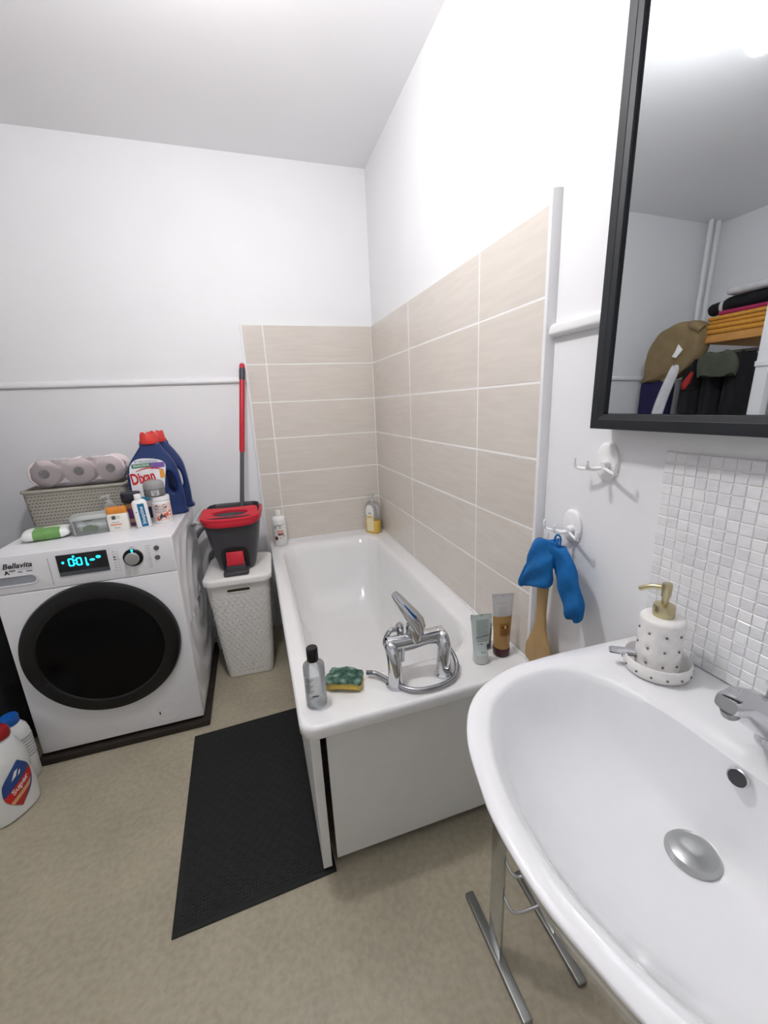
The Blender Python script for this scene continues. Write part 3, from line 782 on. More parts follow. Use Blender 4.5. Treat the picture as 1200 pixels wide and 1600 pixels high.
for i in range(46):
    for j in range(74):
        u = .04+.92*(i+.5)/46; v = .03+.94*(j+.5)/74
        x, y = bil(u, v); a, b = (.0040, .0016) if (i//2+j//2) % 2 else (.0016, .0040)
        g.add([(x-a,y-b,.006),(x+a,y-b,.006),(x+a,y+b,.006),(x-a,y+b,.006),(x-a*.6,y-b*.6,.0074),(x+a*.6,y-b*.6,.0074),(x+a*.6,y+b*.6,.0074),(x-a*.6,y+b*.6,.0074)],
              [(4,5,6,7),(0,1,5,4),(1,2,6,5),(2,3,7,6),(3,0,4,7)])
g.build('rib_pattern', RUB, bm_, 0, kind='stuff', recalc=False)

# ---------------------------------------------------------------- laundry hamper
HAMP = mat('white woven plastic', (236,234,230), .5, var=.03, scale=60)
hamper = thing('laundry_hamper', 'tall white woven-look plastic laundry hamper beside the tub', 'hamper', (-.868, -.332, 0), math.radians(-3))
HH = .545
def hdim(z): 
    q = z/HH; return .112+.036*q, .130+.030*q
n_s = 200
def perim(z, rad=.030):
    hx, hy = hdim(z); P = rrect(0, 0, hx, hy, rad, z, 8); P = P+[P[0]]
    d = [0]
    for a, b in zip(P[:-1], P[1:]): d.append(d[-1]+math.dist(a[:2], b[:2]))
    return P, d
rows_n = 168
g = G(); rings = []
cnt = 336
for r in range(rows_n+1):
    z = .012+(HH-.012)*r/rows_n; P, d = perim(z); k = 0; ring = []
    for i in range(cnt):
        s_ = d[-1]*i/cnt
        while d[k+1] < s_: k += 1
        q = (s_-d[k])/(d[k+1]-d[k]); x = P[k][0]*(1-q)+P[k+1][0]*q; y = P[k][1]*(1-q)+P[k+1][1]*q
        # woven hex relief
        a = i*2*pi/8; b = r*2*pi/6
        w_ = max(0, cos(a/1+ (pi if (r//6) % 2 else 0)))*abs(sin(b/2)) if 0.03 < r/rows_n < .87 else .0
        nrm = Vector((x/.14, y/.16)).normalized(); dd = .0030*w_
        ring.append((x+nrm.x*dd, y+nrm.y*dd, z))
    rings.append(ring)
g.loft([[(x*.95, y*.95, .0) for x, y, z in rings[0]], [(x*.985, y*.985, .004) for x, y, z in rings[0]]]+rings, True, True)
g.build('body', HAMP, hamper, 25)
hx, hy = hdim(HH-.04)
def pill(w_, h_, n=8):
    return [(w_-h_+h_*cos(a), h_*sin(a)) for a in [pi/2-pi*i/n for i in range(n+1)]]+[(-w_+h_+h_*cos(a), h_*sin(a)) for a in [3*pi/2-pi*i/n for i in range(n+1)]]
slope = lambda u, v: (u, -hdim(HH-.048+v)[1]-.0022, HH-.048+v)
G().poly(pill(.054, .0085), slope).build('hand_hole', mat('dark olive recess', (52,48,30), .8), hamper, 0, recalc=False)
g = G(); o_ = pill(.057, .0115); i_ = pill(.053, .0078)
g.loft([[slope(*p) for p in o_], [tuple(Vector(slope(*p))+Vector((0,-.003,0))) for p in o_], [tuple(Vector(slope(*p))+Vector((0,-.003,0))) for p in i_], [slope(*p) for p in i_]], False, False)
g.build('hole_rim', HAMP, hamper, 50)
def lid_ring(ins, z, drop=0):
    P = rrect(0, 0, .160-ins, .178-ins, .04, z, 8); out = []
    for x, y, zz in P:
        yy = y+(.016*cos(x/.16*pi/2*1.6)**2 if y < -.10 else 0)*1.0
        out.append((x, yy, zz))
    return out
LIDM = mat('white lid plastic', (240,239,236), .38, var=.01)
G().loft([lid_ring(.006, HH-.016), lid_ring(.001, HH-.014), lid_ring(0, HH+.006), lid_ring(.002, HH+.012), lid_ring(.007, HH+.016), lid_ring(.03, HH+.0175), lid_ring(.06, HH+.018)]).build('lid', LIDM, hamper, 50)

# ---------------------------------------------------------------- mop bucket
ZB = HH+.0185
bucket = thing('mop_bucket', 'charcoal mop bucket with red rim standing on the white hamper', 'bucket', (-.866, -.310, ZB), math.radians(-4))
BH = .285
def bring(z, ins=0):
    q = z/BH; hx = .082+.052*q**.8; hy = .095+.035*q
    return rrect(0, 0, hx-ins, hy-ins, .045, z, 8)
g = G().loft([bring(0, .012), bring(.004, .003)]+[bring(BH*k/10) for k in range(1, 11)]+[bring(BH, .004), bring(BH-.02, .005), bring(.03, .005), bring(.012, .02)], True, True)
g.build('tub', GREYP, bucket, 50)
zt = BH-.016
def rimring(off, z):
    # the red rim wraps the front and both ends; it drops towards the front
    pts = []
    for i in range(61):
        a = pi+pi*i/60; e = .42
        pts.append(((.134+off)*math.copysign(abs(cos(a))**e, cos(a)), .045+(.178+off)*math.copysign(abs(sin(a))**e, sin(a)), 0))
    return [(x, y, z+.012*(abs(x)/.134)**3+.08*(y+.05)) for x, y, _ in pts]
prof = [(.001, -.044), (.007, -.042), (.010, -.032), (.010, -.020), (.006, -.010), (-.002, -.008), (-.006, -.014), (-.006, -.03)]
rr_ = [rimring(o_, BH+z_) for o_, z_ in prof]
strips = [[r_[k] for r_ in rr_] for k in range(61)]
G().loft(strips).build('rim', REDP, bucket, 50)
# charcoal back wall standing a little higher than the rim
bk_ = [((.128)*math.copysign(abs(cos(a))**.4, cos(a)), .03+.096*abs(sin(a))**.4, 0) for a in [pi*i/48 for i in range(49)]]
G().loft([[(x*f_, .03+(y-.03)*f_, z_+.08*(y+.05)) for f_, z_ in ((1, BH-.03), (1.012, BH-.004), (1.0, BH), (.975, BH-.002), (.96, BH-.03))] for x, y, _ in bk_]).build('back_rim', GREYP, bucket, 50)
# red wringer tray sloping down to the front, with a sieve in its slot
tray = [(-.116,-.137),(.116,-.137),(.127,-.100),(.122,-.062),(.07,-.048),(-.07,-.048),(-.122,-.062),(-.124,-.095)]
cxm = (0, -.090)
o_ = polar(spline(tray, 6, True), cxm, 64)
slot = polar([(.084*cos(2*pi*i/64), -.093+.023*sin(2*pi*i/64)) for i in range(64)], cxm, 64)
tz = lambda x, y: BH-.011+.42*(y+.137)+.012*(abs(x)/.134)**3
G().loft([[(x, y, tz(x, y)-.012) for x, y in o_], [(x, y, tz(x, y)) for x, y in o_], [(x, y, tz(x, y)+.002) for x, y in slot], [(x*.98, y, tz(x, y)-.012) for x, y in slot]], False, False).build('wringer_tray', REDP, bucket, 50)
G().loft([[(x*.98, y, tz(x, y)-.013) for x, y in slot], [(x*.98, y, tz(x, y)-.009) for x, y in slot]]).build('sieve', GREYP, bucket)
g = G()
for i in range(17):
    for j in range(2):
        x = -.066+.132*i/16; y = -.098+.011*j; g.lathe([(.0024,0),(.0024,.001)], 8, (x, y, tz(x, y)-.0093))
g.build('sieve_holes', DARKHOLE, bucket, 0, kind='stuff')
# foot pedal recess, pedal and base
def bfront(x, z):
    q = z/BH; return (x, -(.095+.035*q), z)
rec = spline([(-.062,.012),(-.064,.09),(-.05,.122),(0,.128),(.05,.122),(.064,.09),(.062,.012)], 4)
g = G().loft([[ (x, bfront(x, z)[1]+.002, z) for x, z in rec], [(x, bfront(x, z)[1]-.004, z) for x, z in rec], [(x*.90, bfront(x*.9, z)[1]-.004, .012+(z-.012)*.94) for x, z in rec], [(x*.90, bfront(x*.9, z)[1]+.003, .012+(z-.012)*.94) for x, z in rec]], True, False)
g.poly([(x*.9, .012+(z-.012)*.94) for x, z in rec], lambda u, v: (u, bfront(u, v)[1]-.0012, v))
g.build('pedal_recess', mat('dark charcoal plastic', (38,38,41), .45), bucket, 50)
G().rbox(-.058, .058, -.172, -.092, .0005, .020, .010, .004).build('pedal_base', GREYP, bucket)
m4 = Matrix.Translation((0, -.120, .072)) @ Matrix.Rotation(math.radians(-14), 4, 'X')
G().rbox(-.040, .040, -.016, .016, -.034, .034, .006, .005).xf(m4).build('pedal', REDP, bucket)
m4 = Matrix.Translation((0, -.128, .030)) @ Matrix.Rotation(math.radians(-10), 4, 'X')
G().rbox(-.044, .044, -.014, .020, -.022, .022, .004, .004).xf(m4).build('pedal_arm', GREYP, bucket)
# grey carrying handle folded down on the left
hp = spline([(-.132,-.10,BH-.030), (-.150,-.105,BH-.020), (-.178,-.06,BH-.035), (-.188,.0,BH-.055), (-.178,.06,BH-.025), (-.150,.09,BH+.004), (-.128,.085,BH-.004)], 7)
G().tube(hp, .0075, 12, flat=1.5).build('carry_handle', mat('pale grey plastic', (186,186,188), .4), bucket, 60)

# ---------------------------------------------------------------- mop
a = Vector((-.8425, -.270, ZB+.10)); b = Vector((-.7315, -.032, 1.574)); d = (b-a)
mop = thing('floor_mop', 'red and grey handled mop standing in the bucket against the wall', 'mop', a)
L = lambda q: tuple(d*q)
ln = d.length
G().tube([L(.0), L(.515)], .0108, 16).build('lower_pole', mat('dark grey pole', (84,84,90), .4), mop)
G().tube([L(.50), L(.515), L(.905)], [.0115,.0138,.0138], 16).build('red_pole', REDP, mop)
G().tube([L(.905), L(.91), L(.965), L(.97)], [.0138,.0152,.0152,.0142], 16).build('collar', mat('slate collar', (64,66,76), .4), mop)
G().tube([L(.97), L(.985), L(.996), L(1.0)], [.0142,.0142,.011,.004], 16).build('grip_end', REDP, mop)
g = G(); rnd = random.Random(5)
for i in range(34):
    an = 2*pi*i/34; r = .035+.012*rnd.random()
    g.tube(spline([(0,0,.005), (r*.6*cos(an), r*.6*sin(an), -.01), (r*cos(an), r*sin(an), -.05), (r*.9*cos(an+.3), r*.9*sin(an+.3), -.084)], 3), .005, 6)
g.build('mop_strands', mat('grey mop fibre', (150,150,155), .9), mop, kind='stuff')

# ---------------------------------------------------------------- pipes behind the hamper
t = thing('drain_hose', 'grey corrugated hose behind the bucket and washing machine', 'hose', (0,0,0))
hp = spline([(-1.095,-.105,.66), (-1.035,-.085,.72), (-.985,-.06,.66), (-.99,-.05,.58), (-1.03,-.06,.53), (-1.03,-.05,.3), (-1.03,-.05,.016)], 22)
G().tube(hp, [.0125+(.0012 if i % 2 else -.0006) for i in range(len(hp))], 12).build('hose', GREYH, t, 80)
t = thing('water_pipe', 'white painted pipe with small valve between hamper and washing machine', 'pipe', (-1.045, -.145, 0))
G().tube([(0,0,0),(0,0,.47)], .011, 14).build('pipe', WPLASTIC, t)
G().rbox(-.018, .018, -.022, .022, .30, .345, .006, .004).build('valve_body', WPLASTIC, t)
G().rbox(-.018, .018, -.022, .022, .16, .20, .006, .004).build('pipe_clip', WPLASTIC, t)

# ---------------------------------------------------------------- washing machine
t = thing('machine_tray', 'dark worn base board under the washing machine', 'board', (0,0,0))
G().rbox(-1.684, -1.052, -.765, -.105, .001, .028, .004, .003).build('board', mat('dark worn board', (40,33,26), .7, var=.25, scale=18, bump=.2), t)
WMX0, WMX1, WMY, WMB, WZ0, WZ1 = -1.670, -1.072, -.745, -.125, .042, .873
ENW = mat('white appliance enamel', (234,234,237), .28, var=.01)
wm = thing('washing_machine', 'white front-loading washing machine with large black door', 'washing machine', (WMX0, WMY, 0))
X = lambda x: x-WMX0
W_ = WMX1-WMX0; D_ = WMB-WMY
G().rbox(0, W_, .012, D_, WZ0, WZ1-.022, .004, .003).build('cabinet', ENW, wm, 30)
G().rbox(-.001, W_+.001, .0205, D_, WZ1-.024, WZ1, .003, .003).build('worktop', ENW, wm, 30)
G().rbox(0, W_, -.001, .02, WZ0, .728, .006, .004).build('front_panel', ENW, wm, 30)
G().rbox(-.001, W_+.001, -.001, .02, .7295, WZ1+.0002, .006, .004).build('control_panel', ENW, wm, 30)
G().rbox(.004, W_-.004, .004, .02, .728, .7295, .002, .0005, 1).build('panel_seam', mat('seam grey', (150,150,154), .6), wm, 0)
for fx in (.05, W_-.05):
    for fy in (.05, D_-.05): G().lathe([(.022,.0285),(.024,.032),(.024,.038),(.012,.044)], 16, (fx, fy, 0)).build('foot', BLACKM, wm)
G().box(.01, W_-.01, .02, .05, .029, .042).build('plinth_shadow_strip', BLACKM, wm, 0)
DCX, DCZ, DR = X(-1.374), .4595, .272
m4 = Matrix.Translation((DCX, 0, DCZ)) @ Matrix.Rotation(pi/2, 4, 'X')
G().lathe([(DR-.004,0),(DR,.004),(DR,.014),(DR-.005,.024),(DR-.030,.031),(DR-.052,.030),(DR-.058,.026)], 96, cap1=False).xf(m4).build('door_ring', mat('gloss black', (10,10,12), .3), wm, 30)
G().lathe([(DR-.058,.026),(DR-.075,.028),(.15,.034),(.08,.038),(.002,.040)], 96, cap0=False).xf(m4).build('door_glass', mat('tinted door glass', (6,6,8), .22, ior=1.22), wm, 60)
# control panel fittings
yp = -.0012
f = lambda u, v: (u, yp-.0006, v)
dz0, dz1, dx0, dx1 = .7665, .848, X(-1.458), X(-1.297)
G().rbox(dx0, dx1, yp-.003, .01, dz0+.004, dz1+.004, .001, .001, 1).build('display', mat('display glass', (8,12,18), .08, coat=.5), wm, 0)
G().box(dx0+.001, dx1-.001, yp-.0036, yp-.0032, dz0+.005, dz0+.020).build('display_strip', mat('display grey strip', (70,76,82), .3), wm, 0)
LED = mat('cyan display light', (40,225,255), .4, emit=(20,215,255), estr=3.2)
g = G(); fd = lambda u, v: (u, yp-.0040, v)
def seg(cx, cz, on, h=.026, w=.0145, s=.0042):
    S7 = {'a': (0,h/2,1), 'g': (0,0,1), 'd': (0,-h/2,1), 'f': (-w/2,h/4,0), 'b': (w/2,h/4,0), 'e': (-w/2,-h/4,0), 'c': (w/2,-h/4,0)}
    for k in on:
        x, z, hor = S7[k]; l = (w if hor else h/2)*.46
        a_, b_ = (l, s/2) if hor else (s/2, l)
        g.grid(fd, cx+x-a_, cx+x+a_, cz+z-b_, cz+z+b_, 1, 1)
zc = .821
seg(dx0+.045, zc, 'abcdef'); seg(dx0+.070, zc, 'abcdef'); seg(dx0+.085, zc, 'bc')
for cx, cz, r in ((dx0+.0575, zc+.006, .0022), (dx0+.0575, zc-.006, .0022), (dx0+.019, zc+.002, .0042), (dx0+.055, zc+.021, .004), (dx0+.094, zc-.016, .0045)): g.ell(cx, cz, r, r, fd, 12)
g.ell(dx0+.112, zc+.0005, .0085, .004, fd, 14); g.ell(dx0+.133, zc+.009, .008, .0055, fd, 14)
g.build('display_digits', LED, wm, 0, recalc=False)
KX, KZ = X(-1.214), .8075
m4 = Matrix.Translation((KX, yp, KZ)) @ Matrix.Rotation(pi/2, 4, 'X')
G().lathe([(.0345,0),(.0345,.003),(.0325,.005),(.026,.0055)], 40, cap1=False).xf(m4).build('knob_ring', BLACKP, wm, 30)
knob = G().lathe([(.0245,.003),(.0240,.020),(.0225,.0225),(.001,.0230)], 40).xf(m4).build('knob', mat('brushed steel knob', (200,200,202), .25, 1.0, var=.08, scale=30), wm, 30)
g = G().ell(KX+.001, KZ+.0295, .0040, .0040, lambda u, v: (u, yp-.0064, v), 14); g.build('knob_light', LED, wm, 0, recalc=False)
for bx_, bz_ in ((X(-1.130), .834), (X(-1.132), .795)):
    m5 = Matrix.Translation((bx_, yp, bz_)) @ Matrix.Rotation(pi/2, 4, 'X')
    G().lathe([(.0095,0),(.0095,.0025),(.0085,.0035),(.001,.004)], 24).xf(m5).build('button', mat('grey button', (92,92,96), .4), wm)
# detergent drawer: outline groove and grip recess
g = G(); o_ = pill(.074, .0185, 10)
gx, gz = X(-1.600), .7785
g.loft([[(gx+x, yp-.0008, gz+z) for x, z in o_], [(gx+x, yp-.003, gz+z) for x, z in o_], [(gx+x*.955, yp-.003, gz+z*.88) for x, z in o_], [(gx+x*.94, yp-.0004, gz+z*.83) for x, z in o_]], False, False)
g.build('drawer_grip_rim', ENW, wm, 50)
G().poly([(gx+x*.95, gz+z*.86) for x, z in o_], f).build('drawer_grip', mat('grey drawer grip', (150,154,162), .35), wm, 0, recalc=False)
g = G()
g.box(X(-1.485), X(-1.4835), yp-.0005, yp+.004, .74, .846)
g.build('drawer_seam', mat('seam grey', (150,150,154), .6), wm, 0)
g = G(); g.text('Bellavita', .027, f, X(-1.578), .8335, .03, shear=.32, sx=.98); g.build('lettering', INK, wm, 0, recalc=False)
g = G(); g.text('A', .021, f, X(-1.612), .8105, .04); g.text('+++', .011, f, X(-1.595), .816, .06)
g.grid(f, X(-1.580), X(-1.566), .808, .811, 1, 1); g.grid(f, X(-1.554), X(-1.536), .808, .811, 1, 1); g.grid(f, X(-1.578), X(-1.532), .8185, .8195, 1, 1)
g.build('rating_print', INK, wm, 0, recalc=False)
g = G()
for i in range(8):
    z = .838-.0105*i; g.grid(f, KX-.066, KX-.060+(.004 if i in (2,3) else 0), z, z+.0022, 1, 1); g.grid(f, KX-.055, KX-.046, z, z+.0012, 1, 1)
for i in range(10):
    z = .845-.0095*i; g.grid(f, KX+.052, KX+.060, z, z+.002, 1, 1); g.grid(f, KX+.0445, KX+.050, z, z+.0012, 1, 1)
g.text('ON', .009, f, KX, .851-.003, .0)
g.build('programme_print', INKL, wm, 0, recalc=False)
g = G(); g.grid(f, KX-.065, KX-.059, .816, .822, 1, 1); g.grid(f, KX-.065, KX-.060, .807, .811, 1, 1); g.build('programme_icons', INK, wm, 0, recalc=False)
# filter flap: faint circle with black slot
fx, fz = X(-1.205), .110
g = G(); rg = lambda r, y: [(fx+r*cos(a_), y, fz+r*sin(a_)) for a_ in [2*pi*i/48 for i in range(48)]]
g.loft([rg(.046, yp), rg(.0458, yp-.0012), rg(.0440, yp-.0012), rg(.0438, yp)], False, False); g.build('filter_flap_edge', ENW, wm, 50)
G().box(fx-.034, fx-.030, yp-.0016, yp, fz-.012, fz+.002).build('filter_slot', DARKHOLE, wm, 0)
# pressed swirl on the side panel
nu, nv = 90, 110; x_s = W_+.0005
def swirl(y, z):
    yy = (y-.02)/(D_-.04); zz = (z-.06)/(.78)
    cx, cz = .62, .52
    r = math.hypot((yy-cx)*1.0, (zz-cz)*1.25); an = math.atan2(zz-cz, yy-cx)
    m_ = max(0, min(1, (min(yy, 1-yy))/.07))*max(0, min(1, (min(zz, 1-zz))/.06))
    return .009*m_*(sin(30*r+1.6*an)*.5+.5)**1.3
vs = []; fs = []
for j in range(nv+1):
    for i in range(nu+1):
        y = .02+(D_-.04)*i/nu; z = .06+.78*j/nv
        e = 0 if (i in (0, nu) or j in (0, nv)) else .0006
        vs.append((x_s+e-.0006+swirl(y, z), y, z))
for j in range(nv):
    for i in range(nu): fs.append((j*(nu+1)+i, j*(nu+1)+i+1, (j+1)*(nu+1)+i+1, (j+1)*(nu+1)+i))
G().add(vs, fs).build('pressed_side', ENW, wm, 180, recalc=False)

ZW = WZ1+.0005
# ---------------------------------------------------------------- basket and toilet rolls
GRB = mat('grey-beige plastic', (172,168,156), .5, var=.03)
bk = thing('storage_basket', 'grey-beige perforated plastic basket on the washing machine', 'basket', (-1.512, -.222, ZW), math.radians(3))
hx, hy, hh = .195, .098, .162
def bq(z, ins=0): 
    q = z/hh; return rrect(0, 0, hx-.010*(1-q)-ins, hy-.008*(1-q)-ins, .018, z, 5)
g = G().loft([bq(0,.006), bq(.004)]+[bq(hh*k/6) for k in range(1, 7)]+[bq(hh,.003), bq(hh-.01,.0035), bq(.006,.004), bq(.0045,.03)])
g.build('body', GRB, bk, 40)
rr_ = lambda off, z: rrect(0, 0, hx+off, hy+off, .02, z, 5)
g = G().loft([rr_(.0, hh-.012), rr_(.005, hh-.011), rr_(.006, hh-.003), rr_(.004, hh), rr_(-.003, hh+.0005), rr_(-.004, hh-.004)], False, False); g.build('rim', GRB, bk, 50)
g = G()
for j in range(9):
    z = .016+.0148*j; q = z/hh; y = -(hy-.008*(1-q)); nx = 27
    for i in range(nx):
        x = -.172+.344*i/(nx-1)+(.0032 if j % 2 else -.0032); 
        g.box(x-.0036, x+.0036, y-.0007, y+.002, z-.0013, z+.0013)
    for i in range(12):
        yy = -.075+.150*i/11; xx = hx-.010*(1-q)
        g.box(xx-.002, xx+.0007, yy-.0036, yy+.0036, z-.0013, z+.0013)
g.build('perforations', mat('dark perforation', (66,62,56), .8), bk, 0, kind='stuff')
TP = mat('pale pink tissue', (238,226,226), .9, var=.03, scale=120, bump=.25, bscale=300)
pk = thing('toilet_roll_pack', 'three pink toilet rolls in clear film on the basket', 'toilet rolls', (-1.490, -.222, ZW+.2245), math.radians(3))
for i, xx in enumerate((-.132, -.002, .122)):
    m4 = Matrix.Translation((xx, -.055, .002*i)) @ Matrix.Rotation(-pi/2, 4, 'X') @ Matrix.Rotation(.1*(i-1), 4, 'Y')
    rl = G().loft([[(r*cos(2*pi*j/40), r*sin(2*pi*j/40), z) for j in range(40)] for r, z in ((.0205,.004),(.0205,.0),(.056,.0),(.0600,.004),(.0600,.096),(.056,.100),(.0205,.100),(.0205,.09))], False, False).xf(m4).build('roll', TP, pk, 40)
    G().loft([[(r*cos(2*pi*j/28), r*sin(2*pi*j/28), z) for j in range(28)] for r, z in ((.0205,.003),(.0190,.003),(.0190,.097),(.0205,.097))], False, False).xf(m4).build('core', mat('grey card core', (146,134,128), .8), rl, 40)
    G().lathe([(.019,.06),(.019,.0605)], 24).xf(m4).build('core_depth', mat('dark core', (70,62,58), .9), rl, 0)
FILM = film('clear film', (250,246,248), .80, .05, (252,248,249))
def fr(y, s_, k):
    out = []
    for j in range(80):
        a = 2*pi*j/80
        best = max(( (cx_+.0617*cos(b) , .0617*sin(b)) for cx_ in (-.127,.003,.124) for b in [a]), key=lambda p: p[0]*cos(a)+p[1]*sin(a)*1.0)
        x, z = best
        wv = 1+.012*sin(9*a+k)*s_
        out.append((x*s_*wv, y, z*s_*wv-.002*abs(cos(9*x*10))*0))
    return out
g = G().loft([fr(-.066, .30, 1), fr(-.064, .72, 1), fr(-.061, .95, 2), fr(-.052, 1.0, 3), fr(0, 1.0, 4), fr(.042, 1.0, 5), fr(.052, .93, 6), fr(.056, .4, 6)])
g.build('wrapper', FILM, pk, 60)

# ---------------------------------------------------------------- two blue detergent jugs
NAVY = mat('navy plastic', (30,52,104), .32, var=.05)
REDC = mat('coral red cap', (214,62,56), .38, var=.04)
jo = [(-.096,.0),(-.104,.03),(-.108,.16),(-.104,.215),(-.088,.255),(-.062,.292),(-.040,.322),(-.034,.338),(.034,.338),(.044,.318),(.066,.284),(.088,.240),(.099,.190),(.106,.10),(.106,.03),(.100,.0)]
hole = [(.060,.105),(.074,.11),(.080,.13),(.078,.17),(.068,.197),(.052,.205),(.046,.19),(.048,.15),(.050,.12)]
jug = thing('detergent_jug', 'front blue laundry detergent jug with red cap and white printed label', 'jug', (-1.172, -.345, ZW), math.radians(8), 'blue detergent jugs')
oj = spline(jo, 4, True); hj = spline(hole, 4, True)
# smooth side walls, flat bottom
body = curve_prism([(x, max(z, 0.0)) for x, z in oj], [hj], .026, .012)
body.v = [(x, y*(1 if z < .2 else max(.55, 1-(z-.2)/.14*.45)), z) for x, y, z in body.v]
zmin = min(p[2] for p in body.v); body.v = [(x, y, z-zmin) for x, y, z in body.v]
body.build('body', NAVY, jug, 50)
g = G()
rings = []
for z, r in ((.332,.036),(.336,.0375),(.346,.0375),(.3465,.034),(.374,.030),(.378,.028)):
    rings.append([(-.001+(r+(.0016 if (j//2) % 2 else 0))*cos(2*pi*j/48), (r+(.0016 if (j//2) % 2 else 0))*.92*sin(2*pi*j/48), z) for j in range(48)])
g.loft(rings).build('cap', REDC, jug, 40)
g = G()
for a_ in (.3, 1.5, 2.7, 4.0, 5.2): g.rbox(-.001+.024*cos(a_)-.006, -.001+.024*cos(a_)+.006, .022*sin(a_)-.004, .022*sin(a_)+.004, .376, .384, .002, .001, 1)
g.build('cap_lugs', REDC, jug, 40)
copy_thing(jug, (-1.160, -.218, ZW), math.radians(6), 'rear blue detergent jug with red cap standing behind the labelled one')
fj = lambda e: (lambda u, v: (u, -.0382-e, v))
lab = [(-.094,.075),(-.060,.055),(.0,.055),(.018,.070),(.040,.175),(.050,.240),(.020,.264),(-.045,.272),(-.080,.255),(-.095,.21)]
lp = spline(lab, 4, True)
g = G().poly(lp, fj(.0003)); g.build('label', mat('white label print', (240,240,242), .35), jug, 0, recalc=False)
def clipband(z0f, z1f, n=14, x0=-.094, x1=.047):
    return [(x0+(x1-x0)*i/n, z0f(x0+(x1-x0)*i/n)) for i in range(n+1)]+[(x1-(x1-x0)*i/n, z1f(x1-(x1-x0)*i/n)) for i in range(n+1)]
def strip(name, col, z0f, z1f, x0, x1, e):
    g = G(); g.grid(lambda u, v: fj(e)(u, z0f(u)*(1-v)+z1f(u)*v), x0, x1, 0, 1, 10, 1); g.build(name, mat('jug '+name, col, .4), jug, 0, recalc=False)
strip('green_band', (62,128,92), lambda x: .231+.02*(x+.09), lambda x: .249+.025*(x+.09), -.083, -.004, .0007)
strip('purple_band', (126,96,168), lambda x: .222+.10*(x+.01), lambda x: .251-.02*(x+.01), -.008, .047, .0009)
strip('silver_band', (188,196,202), lambda x: .252-.05*max(0,x+.02), lambda x: .265-.25*max(0,x-.0), -.070, .022, .0006)
strip('orange_band', (240,168,70), lambda x: .176+.10*x, lambda x: .216+.10*x-.004, .022, .041, .0007)
strip('blue_band', (64,150,190), lambda x: .082+.35*max(0,-x-.06), lambda x: .102, -.088, .016, .0007)
strip('red_arc', (206,52,54), lambda x: .212+.014*sin((x+.075)/.115*pi), lambda x: .215+.017*sin((x+.075)/.115*pi), -.070, .036, .0010)
g = G(); g.text('Dixan', .068, fj(.0012), -.046, .186, .065, sx=.60, ang=.12); g.build('lettering_outline', WINK, jug, 0, recalc=False)
g = G(); g.text('Dixan', .068, fj(.0016), -.046, .186, .03, sx=.60, ang=.12); g.build('lettering', mat('jug red', (204,32,40), .4), jug, 0, recalc=False)
g = G(); g.text('FRAICHEUR', .012, fj(.0013), -.045, .2415, .02, ang=.03); g.text('2x', .012, fj(.0013), -.056, .258, .02); g.build('small_lettering', WINK, jug, 0, recalc=False)

# ---------------------------------------------------------------- small bottles on the washing machine
def place(px, py): return (px, py, ZW)
# sun-care bottle, orange cap
x, y = -1.296, -.545
t = thing('orange_capped_bottle', 'squat white bottle with a flat orange cap on the washing machine', 'bottle', place(x, y), face(x, y, math.radians(-14)))
hx, hy = .039, .020
G().loft([se(hx*a_, hy*a_, 4, z) for a_, z in ((.95,0),(1,.003),(1,.062),(.97,.069),(.9,.072))]).build('bottle', mat('cream white bottle', (242,240,232), .35, var=.01), t, 40)
G().loft([se(hx*a_, hy*a_, 4, z) for a_, z in ((.93,.072),(.96,.073),(.95,.090),(.92,.096),(.86,.098))]).build('cap', mat('orange cap', (222,140,52), .35, var=.04), t, 40)
f = semap(hx, hy, 4); f2 = semap(hx, hy, 4, .0009)
g = G().grid(f, -.026, .012, .052, .064, 4, 1); g.build('pale_print', mat('sage pale', (222,222,206), .5), t, 0, recalc=False)
g = G().grid(f2, -.017, -.004, .050, .0645, 3, 1); g.build('logo_square', INK, t, 0, recalc=False)
g = G().grid(f, -.026, .014, .024, .031, 6, 1); g.build('peach_band', mat('peach print', (228,164,134), .5), t, 0, recalc=False)
g = G(); g.text('Doré', .009, f, -.004, .014, .03); g.text('SUN', .007, f2, -.0105, .057, 0); g.grid(f, -.02, .008, .036, .038, 3, 1); g.build('print', INKL, t, 0, recalc=False)
# purple supplement jar with black cap
x, y = -1.251, -.482
t = thing('purple_label_jar', 'brown jar with purple label and black lid behind the orange-capped bottle', 'jar', place(x, y), face(x, y))
r = .033
G().lathe([(r*.95,0),(r,.003),(r,.094),(r*.9,.101),(r*.82,.104)], 36).build('jar', mat('amber brown jar', (142,110,76), .3), t, 40)
rings = [[((rr+(.0007 if j % 2 else 0))*cos(2*pi*j/64), (rr+(.0007 if j % 2 else 0))*sin(2*pi*j/64), z) for j in range(64)] for rr, z in ((.0345,.102),(.0355,.104),(.0355,.116),(.0355,.117),(.037,.118),(.037,.139),(.0355,.142))]
G().loft(rings).build('lid', mat('navy black lid', (34,34,46), .4), t, 40)
f = cylmap(r); f2 = cylmap(r, .0008)
g = G().grid(f, -.075, .075, .006, .078, 30, 2); g.build('label', mat('purple label', (104,56,118), .4), t, 60, recalc=False)
g = G().grid(f2, -.03, .06, .018, .034, 16, 1); g.build('label_band', mat('tan label', (180,150,120), .4), t, 60, recalc=False)
g = G(); g.ell(.016, .054, .014, .014, f2); g.build('label_disc', mat('lilac print', (150,120,176), .4), t, 60, recalc=False)
g = G()
for z in (.026,.041,.046,.056): g.text('VITAL', .008, cylmap(r, .0012), .016, z, .02)
g.build('lettering', WINK, t, 0, recalc=False)
